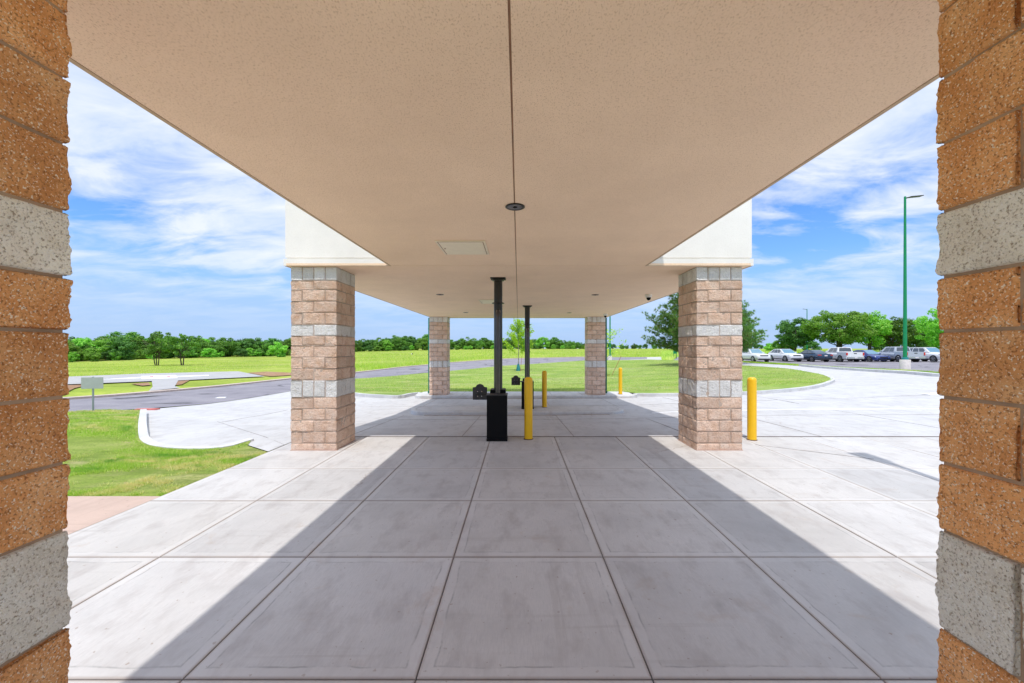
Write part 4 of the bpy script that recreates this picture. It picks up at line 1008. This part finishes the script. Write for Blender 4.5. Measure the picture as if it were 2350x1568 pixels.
    if kind == 'suv' and o.get('dark_roof'): MB().box(-.62, .62, y1+.05, y2-.05, z1-.02, z1+.012).build('roof_panel', M['trim'], root, bevel=.01)
    if kind == 'suv':
        for s in (-1, 1): MB().box(min(s*.60, s*.56), max(s*.60, s*.56), y1+.1, y2-.1, z1+.02, z1+.05).build('roof_rail', M['chrome'], root, bevel=.008)
    return root
car(1744, 50, 'suv', M['carwhite'], False, 'white SUV with a dark roof parked facing the camera, leftmost in the row', dark_roof=True, name='suv', cat='SUV')
car(1818, 49.5, 'crossover', M['carwhite'], False, 'white crossover with a sloping tail, parked between the white SUV and the dark sedan', name='suv', cat='SUV')
car(1880, 48.5, 'sedan', M['carnavy'], True, 'dark navy sedan with red tail lights, parked between the white crossover and the white pickup', name='sedan')
car(1951, 47.5, 'pickup', M['carwhite'], True, 'white pickup truck with its tailgate towards the camera, left of the blue sedan', yaw=-.12, name='pickup_truck', cat='pickup truck')
car(2012, 47.0, 'sport', M['carblue'], False, 'low blue sedan facing the camera, parked between the two pickup trucks', name='sedan')
car(2086, 45.5, 'pickup', M['carsilver'], True, 'silver pickup truck partly behind the tall green lamp post', yaw=-.12, name='pickup_truck', cat='pickup truck')
car(2160, 45.0, 'suv', M['carwhite'], False, 'white SUV at the right end of the row, cut off by the near right column', name='suv', cat='SUV')

# ------------------------------------------------------------------ light, sky, camera
v = Vector((.05, .42, -1)).normalized()
sl = bpy.data.lights.new('sun', 'SUN'); sl.energy = 2.05; sl.angle = math.radians(.5); sl.color = (1.0, .965, .91)
so = bpy.data.objects.new('sun', sl); COL.objects.link(so); so.rotation_euler = v.to_track_quat('-Z', 'Y').to_euler(); so.location = (0, 0, 30)
w = bpy.data.worlds.new('World'); scene.world = w; w.use_nodes = True; nt = w.node_tree
bg = nt.nodes['Background']; bg.inputs['Strength'].default_value = .135
sky = nt.nodes.new('ShaderNodeTexSky'); sky.sky_type = 'NISHITA'; sky.sun_disc = False
el = math.asin(-v.z); sky.sun_elevation = el; sky.sun_rotation = math.atan2(-v.x, -v.y); sky.air_density = 1.0; sky.dust_density = .6; sky.ozone_density = 2.0
tc = nt.nodes.new('ShaderNodeTexCoord'); sp = nt.nodes.new('ShaderNodeSeparateXYZ'); L(nt, tc.outputs['Generated'], sp.inputs[0])
zc = math_(nt, 'ADD', math_(nt, 'MAXIMUM', sp.outputs[2], 0.0), .17)
cx = math_(nt, 'DIVIDE', sp.outputs[0], zc); cy = math_(nt, 'DIVIDE', sp.outputs[1], zc)
cb = nt.nodes.new('ShaderNodeCombineXYZ'); L(nt, cx, cb.inputs[0]); L(nt, cy, cb.inputs[1])
mp = nt.nodes.new('ShaderNodeMapping'); L(nt, cb.outputs[0], mp.inputs[0]); mp.inputs['Rotation'].default_value = (0, 0, math.radians(12)); mp.inputs['Scale'].default_value = (.8, 1.35, 1); mp.inputs['Location'].default_value = (3.1, 1.7, 0)
n1 = N(nt, 'ShaderNodeTexNoise', Scale=.75, Detail=7, Roughness=.52, Distortion=.5); L(nt, mp.outputs[0], n1.inputs['Vector'])
n2 = N(nt, 'ShaderNodeTexNoise', Scale=2.8, Detail=9, Roughness=.6, Distortion=.45); L(nt, mp.outputs[0], n2.inputs['Vector'])
f = math_(nt, 'ADD', math_(nt, 'MULTIPLY', n1.outputs['Fac'], .60), math_(nt, 'MULTIPLY', n2.outputs['Fac'], .40))
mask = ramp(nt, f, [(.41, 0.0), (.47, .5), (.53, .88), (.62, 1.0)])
# lower sky is calmer: thin even veil
lowm = ramp(nt, sp.outputs[2], [(.0, .0), (.07, .18), (.13, .55), (.20, 1.0)])
mask = math_(nt, 'MULTIPLY', mask, lowm)
skyc = mixc(nt, 1.0, sky.outputs[0], (.42, .70, 1.05), 'MULTIPLY')
hz = ramp(nt, sp.outputs[2], [(-.02, 1.0), (.10, .8), (.20, .15), (.3, 0)])
base = mixc(nt, hz, skyc, (2.2, 3.05, 4.6))
ccol = ramp(nt, n2.outputs['Fac'], [(.3, (2.9, 3.65, 5.1)), (.62, (4.5, 4.75, 5.15))])
fill_boost = ramp(nt, sp.outputs[2], [(.46, (1, 1, 1)), (.85, (1.75, 1.7, 1.6))])   # clouds above the frame are brightened to add ambient fill
L(nt, mixc(nt, mask, base, mixc(nt, 1.0, ccol, fill_boost, 'MULTIPLY')), bg.inputs['Color'])

cam = bpy.data.cameras.new('camera'); co = bpy.data.objects.new('camera', cam); COL.objects.link(co)
co.location = (0, 0, CH); co.rotation_euler = (PI/2, 0, 0); cam.sensor_width = 36; cam.lens = 36*F/2350
cam.shift_x = -(VX-1175)/2350; cam.shift_y = (VY-784)/2350; cam.clip_start = .05; cam.clip_end = 5000
scene.camera = co
scene.view_settings.view_transform = 'Standard'; scene.view_settings.look = 'None'; scene.view_settings.exposure = .62; scene.view_settings.gamma = 1
scene.cycles.max_bounces = 8; scene.cycles.diffuse_bounces = 5
